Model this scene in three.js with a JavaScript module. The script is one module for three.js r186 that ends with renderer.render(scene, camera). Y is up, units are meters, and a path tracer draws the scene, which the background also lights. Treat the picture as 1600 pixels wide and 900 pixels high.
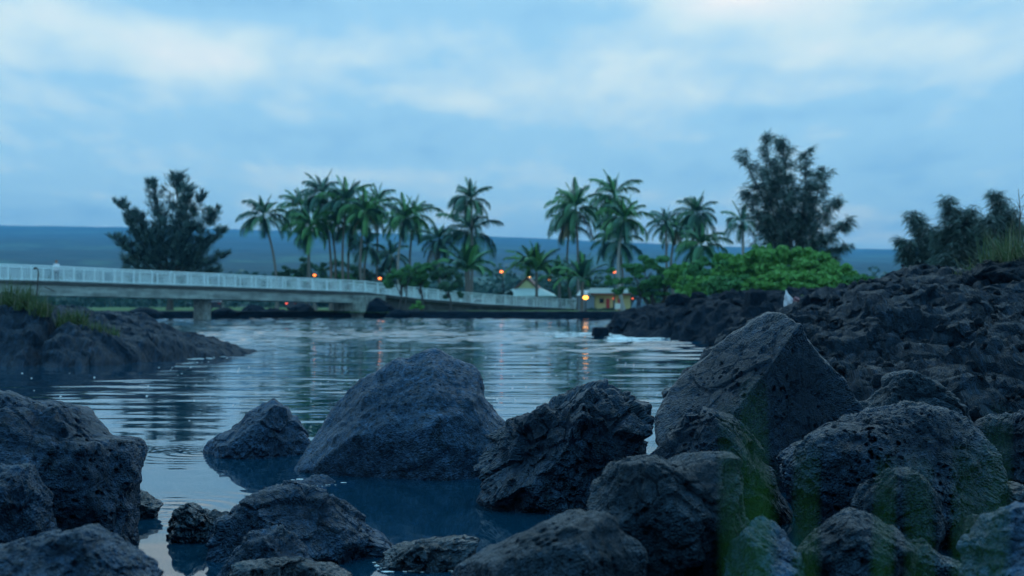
import * as THREE from 'three';
import { mergeGeometries } from 'three/addons/utils/BufferGeometryUtils.js';
import { MarchingCubes } from 'three/addons/objects/MarchingCubes.js';

// ---------------------------------------------------------------- camera, sky, sun, exposure
const W = 1600, H = 900, F = 2030, HORIZON = 477, EYE = 1.2;   // pixel frame of the photograph, focal length in those pixels, eye height over the water
const scene = new THREE.Scene();
const camera = new THREE.PerspectiveCamera(2 * Math.atan(450 / F) * 180 / Math.PI, W / H, 0.1, 40000);
camera.position.set(0, EYE, 0);
camera.rotation.x = Math.atan((HORIZON - 450) / F);
camera.focus = 8.2;
camera.userData.fStop = 2.6;
scene.add(camera);
const renderer = new THREE.WebGLRenderer({ antialias: true });
renderer.setSize(1024, 576);
renderer.toneMapping = THREE.LinearToneMapping;
renderer.toneMappingExposure = 1.0;
renderer.shadowMap.enabled = true;

// seeded random numbers and noise
function rng(seed) { let a = seed >>> 0; return () => { a = (a + 0x6D2B79F5) >>> 0; let t = a; t = Math.imul(t ^ (t >>> 15), t | 1); t ^= t + Math.imul(t ^ (t >>> 7), t | 61); return ((t ^ (t >>> 14)) >>> 0) / 4294967296; }; }
const PERM = new Uint8Array(512); { const r = rng(99), p = [...Array(256).keys()]; for (let i = 255; i > 0; i--) { const j = Math.floor(r() * (i + 1)); [p[i], p[j]] = [p[j], p[i]]; } for (let i = 0; i < 512; i++) PERM[i] = p[i & 255]; }
const fade = t => t * t * t * (t * (t * 6 - 15) + 10), lerp = (a, b, t) => a + (b - a) * t, clamp = (x, a = 0, b = 1) => x < a ? a : x > b ? b : x;
const smooth = (a, b, x) => { const t = clamp((x - a) / (b - a)); return t * t * (3 - 2 * t); };
function grad(h, x, y, z) { h &= 15; const u = h < 8 ? x : y, v = h < 4 ? y : h === 12 || h === 14 ? x : z; return ((h & 1) ? -u : u) + ((h & 2) ? -v : v); }
function noise(x, y, z) {
  const X = Math.floor(x), Y = Math.floor(y), Z = Math.floor(z); x -= X; y -= Y; z -= Z;
  const a = X & 255, b = Y & 255, c = Z & 255, u = fade(x), v = fade(y), w = fade(z);
  const A = PERM[a] + b, AA = PERM[A & 255] + c, AB = PERM[(A + 1) & 255] + c, B = PERM[(a + 1) & 255] + b, BA = PERM[B & 255] + c, BB = PERM[(B + 1) & 255] + c;
  return lerp(lerp(lerp(grad(PERM[AA & 255], x, y, z), grad(PERM[BA & 255], x - 1, y, z), u), lerp(grad(PERM[AB & 255], x, y - 1, z), grad(PERM[BB & 255], x - 1, y - 1, z), u), v),
    lerp(lerp(grad(PERM[(AA + 1) & 255], x, y, z - 1), grad(PERM[(BA + 1) & 255], x - 1, y, z - 1), u), lerp(grad(PERM[(AB + 1) & 255], x, y - 1, z - 1), grad(PERM[(BB + 1) & 255], x - 1, y - 1, z - 1), u), v), w);
}
function fbm(x, y, z, n = 5, gain = 0.5) { let s = 0, a = 1, t = 0; for (let i = 0; i < n; i++) { s += a * noise(x, y, z); t += a; a *= gain; x = x * 2.03 + 7.1; y = y * 2.03 + 3.7; z = z * 2.03 + 1.3; } return s / t; }
function ridged(x, y, z, n = 4) { let s = 0, a = 1, t = 0; for (let i = 0; i < n; i++) { s += a * (1 - 2 * Math.abs(noise(x, y, z))); t += a; a *= 0.5; x = x * 2.07 + 5.1; y = y * 2.07 + 9.7; z = z * 2.07 + 2.3; } return s / t; }
const hash3 = (x, y, z, k) => { let h = Math.imul(x, 374761393) ^ Math.imul(y, 668265263) ^ Math.imul(z, 2147483647 - 60493) ^ Math.imul(k, 1274126177); h = Math.imul(h ^ (h >>> 13), 1274126177); h = Math.imul(h ^ (h >>> 15), 2246822519); return ((h ^ (h >>> 16)) >>> 0) / 4294967296; };
function pits(x, y, z, density = 0.5) {      // 0 outside, to 1 at the heart of a gas bubble
  const X = Math.floor(x), Y = Math.floor(y), Z = Math.floor(z); let best = 0;
  for (let i = -1; i < 2; i++) for (let j = -1; j < 2; j++) for (let k = -1; k < 2; k++) {
    const a = X + i, b = Y + j, c = Z + k; if (hash3(a, b, c, 4) > density) continue;
    const r = 0.16 + 0.34 * hash3(a, b, c, 5) ** 2, dx = a + hash3(a, b, c, 1) - x, dy = b + hash3(a, b, c, 2) - y, dz = c + hash3(a, b, c, 3) - z;
    const q = 1 - (dx * dx + dy * dy + dz * dz) / (r * r); if (q > 0) { const v = Math.sqrt(q) * r * 2.2; if (v > best) best = v; }
  }
  return best;
}

function blocks(x, y, z) {      // broken rock: [a level for each block, closeness to the crack between blocks]
  const X = Math.floor(x), Y = Math.floor(y), Z = Math.floor(z); let f1 = 9, f2 = 9, id = 0;
  for (let i = -1; i < 2; i++) for (let j = -1; j < 2; j++) for (let k = -1; k < 2; k++) { const a = X + i, b = Y + j, c = Z + k, dx = a + hash3(a, b, c, 1) - x, dy = b + hash3(a, b, c, 2) - y, dz = c + hash3(a, b, c, 3) - z, q = dx * dx + dy * dy + dz * dz; if (q < f1) { f2 = f1; f1 = q; id = hash3(a, b, c, 9); } else if (q < f2) f2 = q; }
  const e = Math.sqrt(f2) - Math.sqrt(f1), s = smooth(0, .10, e); return [(id - .5) * s, 1 - smooth(0, .09, e)];
}
// a point of the place: the pixel of the photograph it lies behind, and its distance in front of the lens
const cosP = Math.cos(camera.rotation.x), sinP = Math.sin(camera.rotation.x);
function at(px, py, d) { const u = (px - 800) / F, v = (450 - py) / F; const y = v * cosP + sinP, z = -cosP + v * sinP; const k = -d / z; return new THREE.Vector3(u * k, EYE + y * k, -d); }

// overcast dusk sky: layered cloud, brightest where the low sun stands behind it
const SUN_AZ = 11.5 * Math.PI / 180, SUN_EL = 46 * Math.PI / 180;
{
  const SW = 4096, SH = 2048, data = new Float32Array(SW * SH * 4);
  // cloud masses: azimuth and height in degrees, their spread, and how much lighter (or darker) the cloud is there
  const masses = [[-13.4, 10.4, 2.6, 1.1, 0.55], [-15.6, 11.2, 3.2, .9, .30], [-20.5, 11.8, 3.5, 1.0, .34], [-4.6, 9.3, 2.1, .5, .42], [-2.6, 8.8, 1.6, .4, .34], [-7.5, 10.6, 1.6, .5, .25], [10.8, 14.0, 4.6, 1.7, 1.05], [6, 11.4, 6.5, 1.4, .22], [13, 10.6, 2.6, .8, .18],
    [17.5, 10.9, 4.5, 1.1, .22], [21, 9.8, 2.5, .9, .2], [4.2, 9.2, 4, 1.2, .22], [9.2, 9, 1.6, .8, .2], [-15, 7.2, 5, .8, -.2], [-18, 9.4, 4.5, .5, -.24], [13.5, 8.2, 4.5, .55, -.36], [3, 6.4, 7, 1.1, -.12], [-10, 7.0, 6, 1.0, -.16], [20, 6.5, 6, 1.2, -.22],
    [-9, 5.7, 4, .4, .16], [-2, 5.6, 4, .5, .16], [5.2, 5.2, 3, .5, .12], [15.4, 3.0, 2.6, .35, .34], [-22, 3.1, 6, .35, .25], [10, 4.9, 3, .45, .18], [1, 12.9, 6, .8, -.28], [-12, 13.2, 7, .8, -.30], [18, 12.2, 3.5, .5, -.16]];
  const dark = [.255, .550, .885], mid = [.365, .690, .985], light = [.66, .88, 1.0], rose = [1.0, 1.02, 1.06];
  for (let j = 0; j < SH; j++) {
    const el = ((j + .5) / SH - .5) * Math.PI, sy = Math.sin(el), cy = Math.cos(el), eDeg = el * 180 / Math.PI;
    for (let i = 0; i < SW; i++) {
      const phi = ((i + .5) / SW - .5) * 2 * Math.PI, x = cy * Math.cos(phi), z = cy * Math.sin(phi), o = (j * SW + i) * 4;
      if (eDeg < -1) { data[o] = .22; data[o + 1] = .48; data[o + 2] = .8; data[o + 3] = 1; continue; }
      const az = Math.atan2(x, -z) * 180 / Math.PI, k = 1 / (Math.max(sy, 0) + .11);
      const coarse = eDeg > 25 || Math.abs(az) > 32, n = coarse ? 3 : 5;
      const px = x * k, pz = z * k, w1 = noise(px * .8, pz * .8, 3) * .6;
      let c = .42 + .66 * fbm(px * 1.5 + w1, pz * .8 + w1, .7, n) + .44 * fbm(px * 3.6 + w1, pz * 1.9, 9.2, n) + .22 * fbm(px * 11, pz * 5, 3.3, n - 1) + .14 * smooth(6, 12, eDeg);
      c -= .06 * smooth(9, 4, eDeg);
      for (const m of masses) { const a = (az - m[0]) / m[2], b = (eDeg - m[1]) / m[3], q = a * a + b * b; if (q < 9) c += m[4] * Math.exp(-q * .9) * (1 + .9 * fbm(px * 2.2 + 5, pz * 3, 4, 3)); }
      const sd = Math.acos(clamp(sy * Math.sin(SUN_EL) + cy * Math.cos(SUN_EL) * Math.cos(az * Math.PI / 180 - SUN_AZ), -1, 1)) * 180 / Math.PI;
      c += .45 * Math.exp(-((sd / 26) ** 2)) + .12 * Math.exp(-((sd / 60) ** 2));
      let r, g, b;
      if (c < .5) { const t = smooth(-.15, .5, c); r = lerp(dark[0], mid[0], t); g = lerp(dark[1], mid[1], t); b = lerp(dark[2], mid[2], t); }
      else if (c < 1) { const t = (c - .5) * 2; r = lerp(mid[0], light[0], t); g = lerp(mid[1], light[1], t); b = lerp(mid[2], light[2], t); }
      else { const t = Math.min(1, (c - 1) * 1.1); r = lerp(light[0], rose[0], t); g = lerp(light[1], rose[1], t); b = lerp(light[2], rose[2], t); }
      const up = smooth(14, 50, eDeg), lo = clamp(4.2 / Math.max(eDeg, .5)); r *= (1 - .16 * up) * (.97 + .56 * lo); g *= (1 + .30 * up) * (1 + .36 * lo); b *= (1 + .50 * up) * (.98 + .14 * lo);      // overhead sky set brighter and bluer to lift the shaded rocks and foliage
      data[o] = r; data[o + 1] = g; data[o + 2] = b; data[o + 3] = 1;
    }
  }
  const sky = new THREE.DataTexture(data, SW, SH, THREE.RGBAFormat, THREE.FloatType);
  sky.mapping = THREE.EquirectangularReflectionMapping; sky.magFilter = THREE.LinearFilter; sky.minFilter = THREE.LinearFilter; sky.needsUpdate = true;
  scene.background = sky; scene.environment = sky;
}
const sun = new THREE.DirectionalLight(new THREE.Color(1.0, .93, .86), 0.16);
sun.name = 'sun';
sun.position.set(Math.sin(SUN_AZ) * Math.cos(SUN_EL), Math.sin(SUN_EL), -Math.cos(SUN_AZ) * Math.cos(SUN_EL)).multiplyScalar(200);
sun.castShadow = true; sun.shadow.radius = 45; sun.shadow.mapSize.set(2048, 2048);
Object.assign(sun.shadow.camera, { left: -90, right: 90, top: 90, bottom: -90, near: 1, far: 600 });
scene.add(sun, sun.target);
scene.fog = new THREE.FogExp2(new THREE.Color(.17, .58, 1.0), 0.00020);
console.log('sky done');

// ---------------------------------------------------------------- helpers
const taken = new Map();
function numbered(n) { const k = taken.get(n) || 0; taken.set(n, k + 1); return k ? `${n}_${String(k).padStart(3, '0')}` : n; }
function tag(o, label, category, group, kind) { o.userData.label = label; if (category) o.userData.category = category; if (group) o.userData.group = group; if (kind) o.userData.kind = kind; return o; }
function mesh(name, geo, m, parent) { const o = new THREE.Mesh(geo, m); o.name = parent ? name : numbered(name); o.castShadow = o.receiveShadow = true; (parent || scene).add(o); return o; }
function thing(name, label, category, pos = [0, 0, 0], turn = 0, group) { const o = new THREE.Group(); o.name = numbered(name); o.position.set(...(pos.isVector3 ? pos.toArray() : pos)); o.rotation.y = turn; scene.add(o); return tag(o, label, category, group); }
function structure(name, geo, m, label) { const o = mesh(name, geo, m); o.userData.kind = 'structure'; o.userData.label = label; return o; }
const col = (r, g, b) => new THREE.Color().setRGB(r, g, b);
const mat = (c, roughness = .8, more = {}) => new THREE.MeshStandardMaterial({ color: c, roughness, ...more });
function box(w, h, d, x = 0, y = 0, z = 0, ry = 0) { const g = new THREE.BoxGeometry(w, h, d); if (ry) g.rotateY(ry); g.translate(x, y, z); return g; }
function bar(a, b, r, r2 = r, n = 6) { const d = new THREE.Vector3().subVectors(b, a), L = d.length(), g = new THREE.CylinderGeometry(r2, r, L, n, 1); g.translate(0, L / 2, 0); g.applyQuaternion(new THREE.Quaternion().setFromUnitVectors(new THREE.Vector3(0, 1, 0), d.normalize())); g.translate(a.x, a.y, a.z); return g; }
const V = (x, y, z) => new THREE.Vector3(x, y, z);
function tex(n, fn, srgb) { const d = new Uint8Array(n * n * 4); for (let j = 0; j < n; j++) for (let i = 0; i < n; i++) { const c = fn(i / n, j / n), o = (j * n + i) * 4; d[o] = c[0]; d[o + 1] = c[1]; d[o + 2] = c[2]; d[o + 3] = 255; } const t = new THREE.DataTexture(d, n, n); t.wrapS = t.wrapT = THREE.RepeatWrapping; t.magFilter = THREE.LinearFilter; t.minFilter = THREE.LinearMipmapLinearFilter; if (srgb) t.colorSpace = THREE.SRGBColorSpace; t.needsUpdate = true; return t; }
// noise that tiles over u, v in 0..1: walked round a torus is costly, so blend two offset copies at the seam
const tileNoise = (u, v, s, f) => { const a = Math.min(1, Math.min(u, 1 - u) * 8), b = Math.min(1, Math.min(v, 1 - v) * 8), w = a * b; const p = f(u * s, v * s), q = f(((u + .5) % 1) * s + 31, ((v + .5) % 1) * s + 17); return p * w + q * (1 - w); };

// basalt: bubbles and grit as relief, pale and rusty flecks as colour (tile = 0.6 m)
const rockBump = tex(1024, (u, v) => { const h = tileNoise(u, v, 1, (x, y) => .62 + .25 * fbm(x * 14, y * 14, 1, 4) + .30 * fbm(x * 60, y * 60, 5, 3) - .7 * pits(x * 17 + fbm(x * 30, y * 30, 2, 2), y * 17 + fbm(x * 30, y * 30, 8, 2), .5, .8) - .6 * pits(x * 44, y * 44, .5, .75)); const c = clamp(h) * 255; return [c, c, c]; });
const rockTint = tex(512, (u, v) => { const n = tileNoise(u, v, 1, (x, y) => fbm(x * 9, y * 9, 3, 4)), m = tileNoise(u, v, 1, (x, y) => fbm(x * 26, y * 26, 8, 3)), f = tileNoise(u, v, 1, (x, y) => noise(x * 58, y * 58, 2) + .6 * noise(x * 11, y * 11, 7)); let k = 165 + 150 * n + 130 * m; let c = [k, k, k]; if (f > .72) { const t = clamp((f - .72) * 10); c = [lerp(k, 255, t), lerp(k, 250, t), lerp(k, 215, t)]; } return c.map(q => clamp(q, 60, 255)); }, true);
const rockMat = (c, rough, bump, coat = 0, spec = .6) => { const b = rockBump.clone(), t = rockTint.clone(); b.repeat.set(.85, .85); t.repeat.set(.9, .9); b.needsUpdate = t.needsUpdate = true; return new THREE.MeshPhysicalMaterial({ color: c, roughness: rough, clearcoat: coat, clearcoatRoughness: .10, map: t, bumpMap: b, bumpScale: bump, specularIntensity: spec, specularColor: col(.38, .70, 1) }); };  // specularColor tints the sheen blue, standing in for the dusk cast
const M = {  // neutral rock, with the blue cast of the dusk light put into its colours
  basalt: rockMat(col(.018, .040, .082), .34, .050, 0, .9), basaltGrey: rockMat(col(.052, .118, .225), .42, .035, 0, .9), basaltBlueCast: rockMat(col(.040, .088, .170), .38, .050, 0, .9), basaltBrown: rockMat(col(.028, .056, .092), .38, .050, 0, .8), basaltWet: rockMat(col(.012, .025, .044), .10, .024, .12, 1),
  lava: rockMat(col(.016, .036, .068), .50, .12, 0, .5), lavaPoint: rockMat(col(.028, .060, .110), .55, .10, 0, .6), lavaFar: rockMat(col(.016, .036, .068), .7, .12, 0, .4),
};

// ---------------------------------------------------------------- water
function waterSlope(x, d) {   // height and slopes of the lagoon surface
  return waves(x, d);
}
const waveSet = []; { const r = rng(5); for (let i = 0; i < 16; i++) { const L = .34 * (5.5 ** (i / 15)), a = (r() - .5) * .75; waveSet.push({ k: 2 * Math.PI / L, a, p: r() * 6.28, s: .0062, band: 0 }); } for (let i = 0; i < 30; i++) { const L = .8 * (4.2 ** (i / 29)), a = (r() - .5) * 1.7; waveSet.push({ k: 2 * Math.PI / L, a, p: r() * 6.28, s: .024, band: 1 }); } for (let i = 0; i < 14; i++) { const L = .22 * (3.0 ** (i / 13)), a = (r() - .5) * 1.2; waveSet.push({ k: 2 * Math.PI / L, a, p: r() * 6.28, s: .009, band: 2 }); } for (const w of waveSet) { w.kx = w.k * Math.sin(w.a); w.kz = w.k * Math.cos(w.a); w.amp = w.s / w.k; } }
const rings = [[at(318, 706, 10.6), .05, .9], [at(480, 752, 8.9), .035, 1.0], [at(252, 792, 7.6), .045, .8], [at(1002, 700, 10.5), .04, 1.2]];
function waves(x, d) {
  let h = 0, sx = 0, sz = 0;
  const patch = .65 + .9 * noise(x * .06, d * .05, 2.2) + .35 * noise(x * .2, d * .12, 8), far = smooth(14, 46, d) * clamp(patch, .25, 1.4), near = (1 - .55 * smooth(30, 60, d)) * (.32 + .68 * smooth(10, 19, d)) * (1 + .5 * noise(x * .3, d * .25, 4)), chop = smooth(9, 17, d) * (1 - smooth(26, 45, d)) * clamp(.3 + 1.4 * noise(x * .12, d * .09, 6), 0, 1);
  for (const w of waveSet) { const m = w.band === 0 ? near : w.band === 1 ? far : chop; if (m < .01) continue; const p = w.kx * x + w.kz * d + w.p, c = Math.cos(p) * w.s * m; h += Math.sin(p) * w.amp * m; sx += c * Math.sin(w.a); sz += c * Math.cos(w.a); }
  for (const [c, s, R] of rings) { const dx = x - c.x, dz = d + c.z, q = Math.hypot(dx, dz); if (q < R * 2.5) { const k = 42, e = s * Math.exp(-((q / R) ** 2) * 2.2), p = k * q; h += e / k * Math.sin(p); const g = e * Math.cos(p) / Math.max(q, .02); sx += g * dx; sz += g * dz; } }
  return [h, sx, sz];
}
{
  const rows = [], r0 = 1.6, r1 = 124; for (let d = r0; d < r1; d += Math.max(.018, d * .0052)) rows.push(d); rows.push(r1);
  const C = 480, n = rows.length, pos = new Float32Array(n * (C + 1) * 3), nor = new Float32Array(n * (C + 1) * 3), idx = [];
  for (let j = 0; j < n; j++) { const d = rows[j], half = .62 * d + 6; for (let i = 0; i <= C; i++) { const x = (i / C * 2 - 1) * half, o = (j * (C + 1) + i) * 3, [h, sx, sz] = waves(x, d); pos[o] = x; pos[o + 1] = h; pos[o + 2] = -d; const l = 1 / Math.hypot(sx, 1, sz); nor[o] = -sx * l; nor[o + 1] = l; nor[o + 2] = sz * l; if (i < C && j < n - 1) { const a = j * (C + 1) + i, b = a + C + 1; idx.push(a, a + 1, b, a + 1, b + 1, b); } } }
  const g = new THREE.BufferGeometry(); g.setAttribute('position', new THREE.BufferAttribute(pos, 3)); g.setAttribute('normal', new THREE.BufferAttribute(nor, 3)); g.setIndex(idx);
  const m = new THREE.MeshPhysicalMaterial({ color: col(.03, .44, .84), roughness: .035, ior: 1.333, specularColor: col(.85, .97, 1), transmission: .935, thickness: 1, attenuationColor: col(.10, .30, .30), attenuationDistance: .9 });
  structure('water', g, m, 'rippled blue lagoon water between the lava rocks');
}
console.log('water done');

// ---------------------------------------------------------------- ground, shores, hills
function sheet(x0, x1, d0, d1, nx, nd, f, grow = 1) {     // a height field over x and distance; f returns [x, y, z] displaced and optionally a colour
  const pos = [], uv = [], idx = [], cols = []; let colored = false;
  for (let j = 0; j <= nd; j++) { const t = grow === 1 ? j / nd : (Math.pow(grow, j) - 1) / (Math.pow(grow, nd) - 1), d = d0 + (d1 - d0) * t; for (let i = 0; i <= nx; i++) { const x = x0 + (x1 - x0) * i / nx, p = f(x, d); pos.push(p[0], p[1], p[2]); uv.push(p[0] / .6, (p[2] + p[1] * 1.2) / .6); if (p[3]) { colored = true; cols.push(...p[3]); } if (i < nx && j < nd) { const a = j * (nx + 1) + i, b = a + nx + 1; idx.push(a, a + 1, b, a + 1, b + 1, b); } } }
  const g = new THREE.BufferGeometry(); g.setAttribute('position', new THREE.Float32BufferAttribute(pos, 3)); g.setAttribute('uv', new THREE.Float32BufferAttribute(uv, 2)); if (colored) g.setAttribute('color', new THREE.Float32BufferAttribute(cols, 3)); g.setIndex(idx); g.computeVertexNormals(); return g;
}
function curve(pts) { return x => { if (x <= pts[0][0]) return pts[0][1]; for (let i = 1; i < pts.length; i++) if (x <= pts[i][0]) return lerp(pts[i - 1][1], pts[i][1], (x - pts[i - 1][0]) / (pts[i][0] - pts[i - 1][0])); return pts[pts.length - 1][1]; }; }
// rubble bed: bank under the photographer, sloping into the lagoon, rising on the right
const bedH = (x, d) => { const bank = lerp(.62, -.55, smooth(1.9, 5.2, d)) + 2.2 * smooth(-1.2, -7, d), right = smooth(.4, 3.2, x - .06 * d) * .62 * smooth(14, 8, d); return Math.max(-1.6, Math.min(d < 0 ? 3 : .64, bank + (d > 3 ? right : 0)) - .09 * Math.max(0, d - 9)) + .10 * fbm(x * 1.3, d * 1.3, 2, 4); };
structure('shore_bed', sheet(-22, 16, -14, 30, 220, 280, (x, d) => [x, bedH(x, d), -d]), rockMat(col(.05, .05, .048), .8, .03), 'dark rubble bed of the lagoon shore');
structure('lagoon_floor', sheet(-120, 120, 29, 135, 60, 40, (x, d) => [x, lerp(-1.9, -3, smooth(29, 45, d)) + .3 * noise(x * .1, d * .1, 1) + (d > 118 ? (d - 118) * .12 : 0), -d]), mat(col(.05, .055, .05), .9), 'deep dark floor of the lagoon');

const grassTint = tex(512, (u, v) => { const n = tileNoise(u, v, 1, (x, y) => fbm(x * 20, y * 20, 3, 5)), p = tileNoise(u, v, 1, (x, y) => fbm(x * 3, y * 3, 6, 3)); const k = .8 + .5 * n; return [clamp((105 + 70 * p) * k, 0, 255), clamp((150 + 30 * p) * k, 0, 255), clamp(60 * k, 0, 255)]; }, true);
const shoreD = curve([[-90, 124], [-40, 122], [-28, 121], [-18, 127.5], [-13, 128], [-8, 121], [5, 115.5], [14, 116], [30, 118], [90, 120]]);
const lawnMat = (() => { const t = grassTint.clone(); t.repeat.set(.08, .08); t.needsUpdate = true; return mat(col(.42, .52, .40), .95, { map: t }); })();
structure('ground', sheet(-1400, 1400, 0, 900, 280, 90, (x, q) => { const d = shoreD(x) + 1.0 + q; return [x, .62 + .05 * noise(x * .2, d * .2, 1) + 4 * smooth(250, 900, q) ** 2 - .12 * smooth(2, 0, q), -d]; }, 1.06), lawnMat, 'flat green park lawn behind the lagoon');
const hillTop = curve([[-.52, .0635], [-.394, .0622], [-.207, .0590], [-.01, .0535], [.163, .0458], [.266, .0440], [.32, .0435], [.52, .034]]);
const hills = sheet(-1, 1, 0, 1, 420, 240, (u, v) => {
  const d = 520 * Math.pow(10.6, v), x = u * .62 * d, prof = hillTop(x / d) * d;      // climbs towards the far crest
  const rel = Math.pow((d - 400) / (5512 - 400), 1.22); let h = prof * 0 + hillTop(x / d) * 5512 * rel;
  h += (7 + 16 * smooth(700, 2800, d)) * fbm(x / 420, d / 420, 2, 5) * smooth(.97, .6, v) + 3.5 * fbm(x / 90, d / 90, 5, 3) + 5 * fbm(x / 200, d / 60, 8, 3) * smooth(1, .9, v);
  const f = fbm(x / 280, d / 700, 11, 5) + .35 * fbm(x / 60, d / 120, 3, 3), open = smooth(.08, .24, f), t = .8 + .5 * noise(x / 30, d / 45, 5);
  return [x, h - 2, -d, [lerp(.014, .060, open) * t, lerp(.040, .120, open) * t, lerp(.036, .075, open) * t]];
});
structure('hills', hills, mat(col(1, 1, 1), .95, { vertexColors: true }), 'long blue forested mountain slope on the horizon');
console.log('ground done');

const lavaRelief = (x, y, z, s = 1) => { const w = fbm(x * .8 * s, y * .8 * s, z * .8 * s, 3) * .9, v = fbm(x * 3 * s + 7, y * 3 * s, z * 3 * s, 2) * .5, [b1, c1] = blocks(x * 1.5 * s + w, y * 1.5 * s, z * 1.7 * s + w), [b2, c2] = blocks(x * 4.2 * s + v, y * 4.2 * s, z * 4.6 * s + v); return .95 * fbm(x * .55 * s, y * .5, z * .55 * s + 3, 3) - .40 * ridged(x * .62 * s + w, y * .9 * s, z * .8 * s + w, 3) + .36 * b1 - .20 * c1 + .11 * b2 - .08 * c2 + .20 * fbm(x * 6 * s, y * 6 * s, z * 6 * s, 4) + .07 * ridged(x * 13 * s, y * 13 * s, z * 13 * s, 2) + .32; };   // lobes and blocks with cracks between them
function outcrop(x0, x1, d0, d1, nx, nd, height, amp, s, grow = 1) {
  return sheet(x0, x1, d0, d1, nx, nd, (x, d) => { const h = height(x, d), k = smooth(-.5, .35, h), q = amp * k; return [x + q * .9 * fbm(x * 1.5 * s, h * 1.5, d * 1.5 * s + 9, 4), h + q * lavaRelief(x, h, d, s), -d + q * .9 * fbm(x * 1.5 * s + 40, h * 1.5, d * 1.5 * s, 4)]; }, grow);
}
// lava flow on the right bank
const crest = curve([[1.5, -.4], [2.5, .1], [3.0, .60], [3.5, .80], [4.3, 1.02], [5.1, 1.34], [5.8, 1.58], [7, 1.64], [7.6, 1.8], [8.6, 1.98], [12, 2.1], [16, 2.2]]);
const rightH = (x, d) => { const xe = x * 18.5 / Math.max(d, 9) * .55 + x * .45; return lerp(-.35, 1, smooth(7.5, 18.5, d) ** .85) * crest(xe) * (1 - .75 * smooth(20, 27, d)) - 1.3 * smooth(25, 30, d) * smooth(8, 4, x) - (1 - smooth(7, 9, d)) * .5 - .9 * smooth(.6, -1.2, x - 1.2 - .105 * d); };
structure('lava_flow', outcrop(.8, 17, 6.5, 32, 420, 440, rightH, .42, 1.15), M.lava, 'broad black lava flow rising on the right bank');
const leftTop = curve([[-16, 1.4], [-11, 1.22], [-9.7, 1.06], [-8.8, .78], [-8.1, .54], [-7.5, .34], [-6.8, .08], [-6.3, -.3], [-5.2, -.9]]);
const leftH = (x, d) => { const xe = x + .9 * noise(x * .8, d * .5, 5) * .4, front = 24.4 + .55 * Math.abs(Math.sin(x * 1.35 + 1.1)) * -1 + .5 + smooth(-8.4, -6.2, x) * 5.2; const lt = leftTop(xe); return Math.min(lt, lerp(-.7, Math.max(lt, .2), smooth(front - .5, front + 2.6, d) ** .7)) * (1 - .9 * smooth(31, 36, d)) - .35 * Math.exp(-(((x + 9.35 + .12 * (d - 26)) / .18) ** 2)) - .8 * smooth(33, 37, d); };
structure('lava_point', outcrop(-17, -4.8, 23, 38, 260, 230, leftH, .30, 1.2), M.lavaPoint, 'low black lava point on the left with grass on top');
const headShore = curve([[32, 9], [36, 7.4], [40, 6.5], [43, 5.9], [46, 4.9], [51, 4.3], [58, 4.2], [62, 4.9], [70, 7], [80, 9.5], [100, 14], [122, 18]]);
const headH = (x, d) => { const L = x - headShore(d) + .6 * noise(x * .5, d * .5, 3); return -1 + 1.85 * smooth(-1.5, 1.2, L) + .62 * smooth(1, 6, L) + .35 * smooth(5, 20, L) - .5 * smooth(34, 30, d); };
structure('lava_headland', outcrop(1, 30, 31, 84, 330, 300, headH, .62, .95), M.lavaFar, 'low black lava headland in front of the green shrubs');
structure('headland_grass', sheet(6, 90, 40, 122, 120, 90, (x, d) => { const L = x - headShore(d); return [x, Math.min(1.72, headH(x, d) + .14 * smooth(4, 7, L) - .5 * smooth(4.6, 3.4, L)) + .12 * fbm(x * .4, d * .4, 2, 3) - 1.2 * smooth(110, 122, d), -d]; }), lawnMat, 'rough grass on top of the lava headland');

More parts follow.
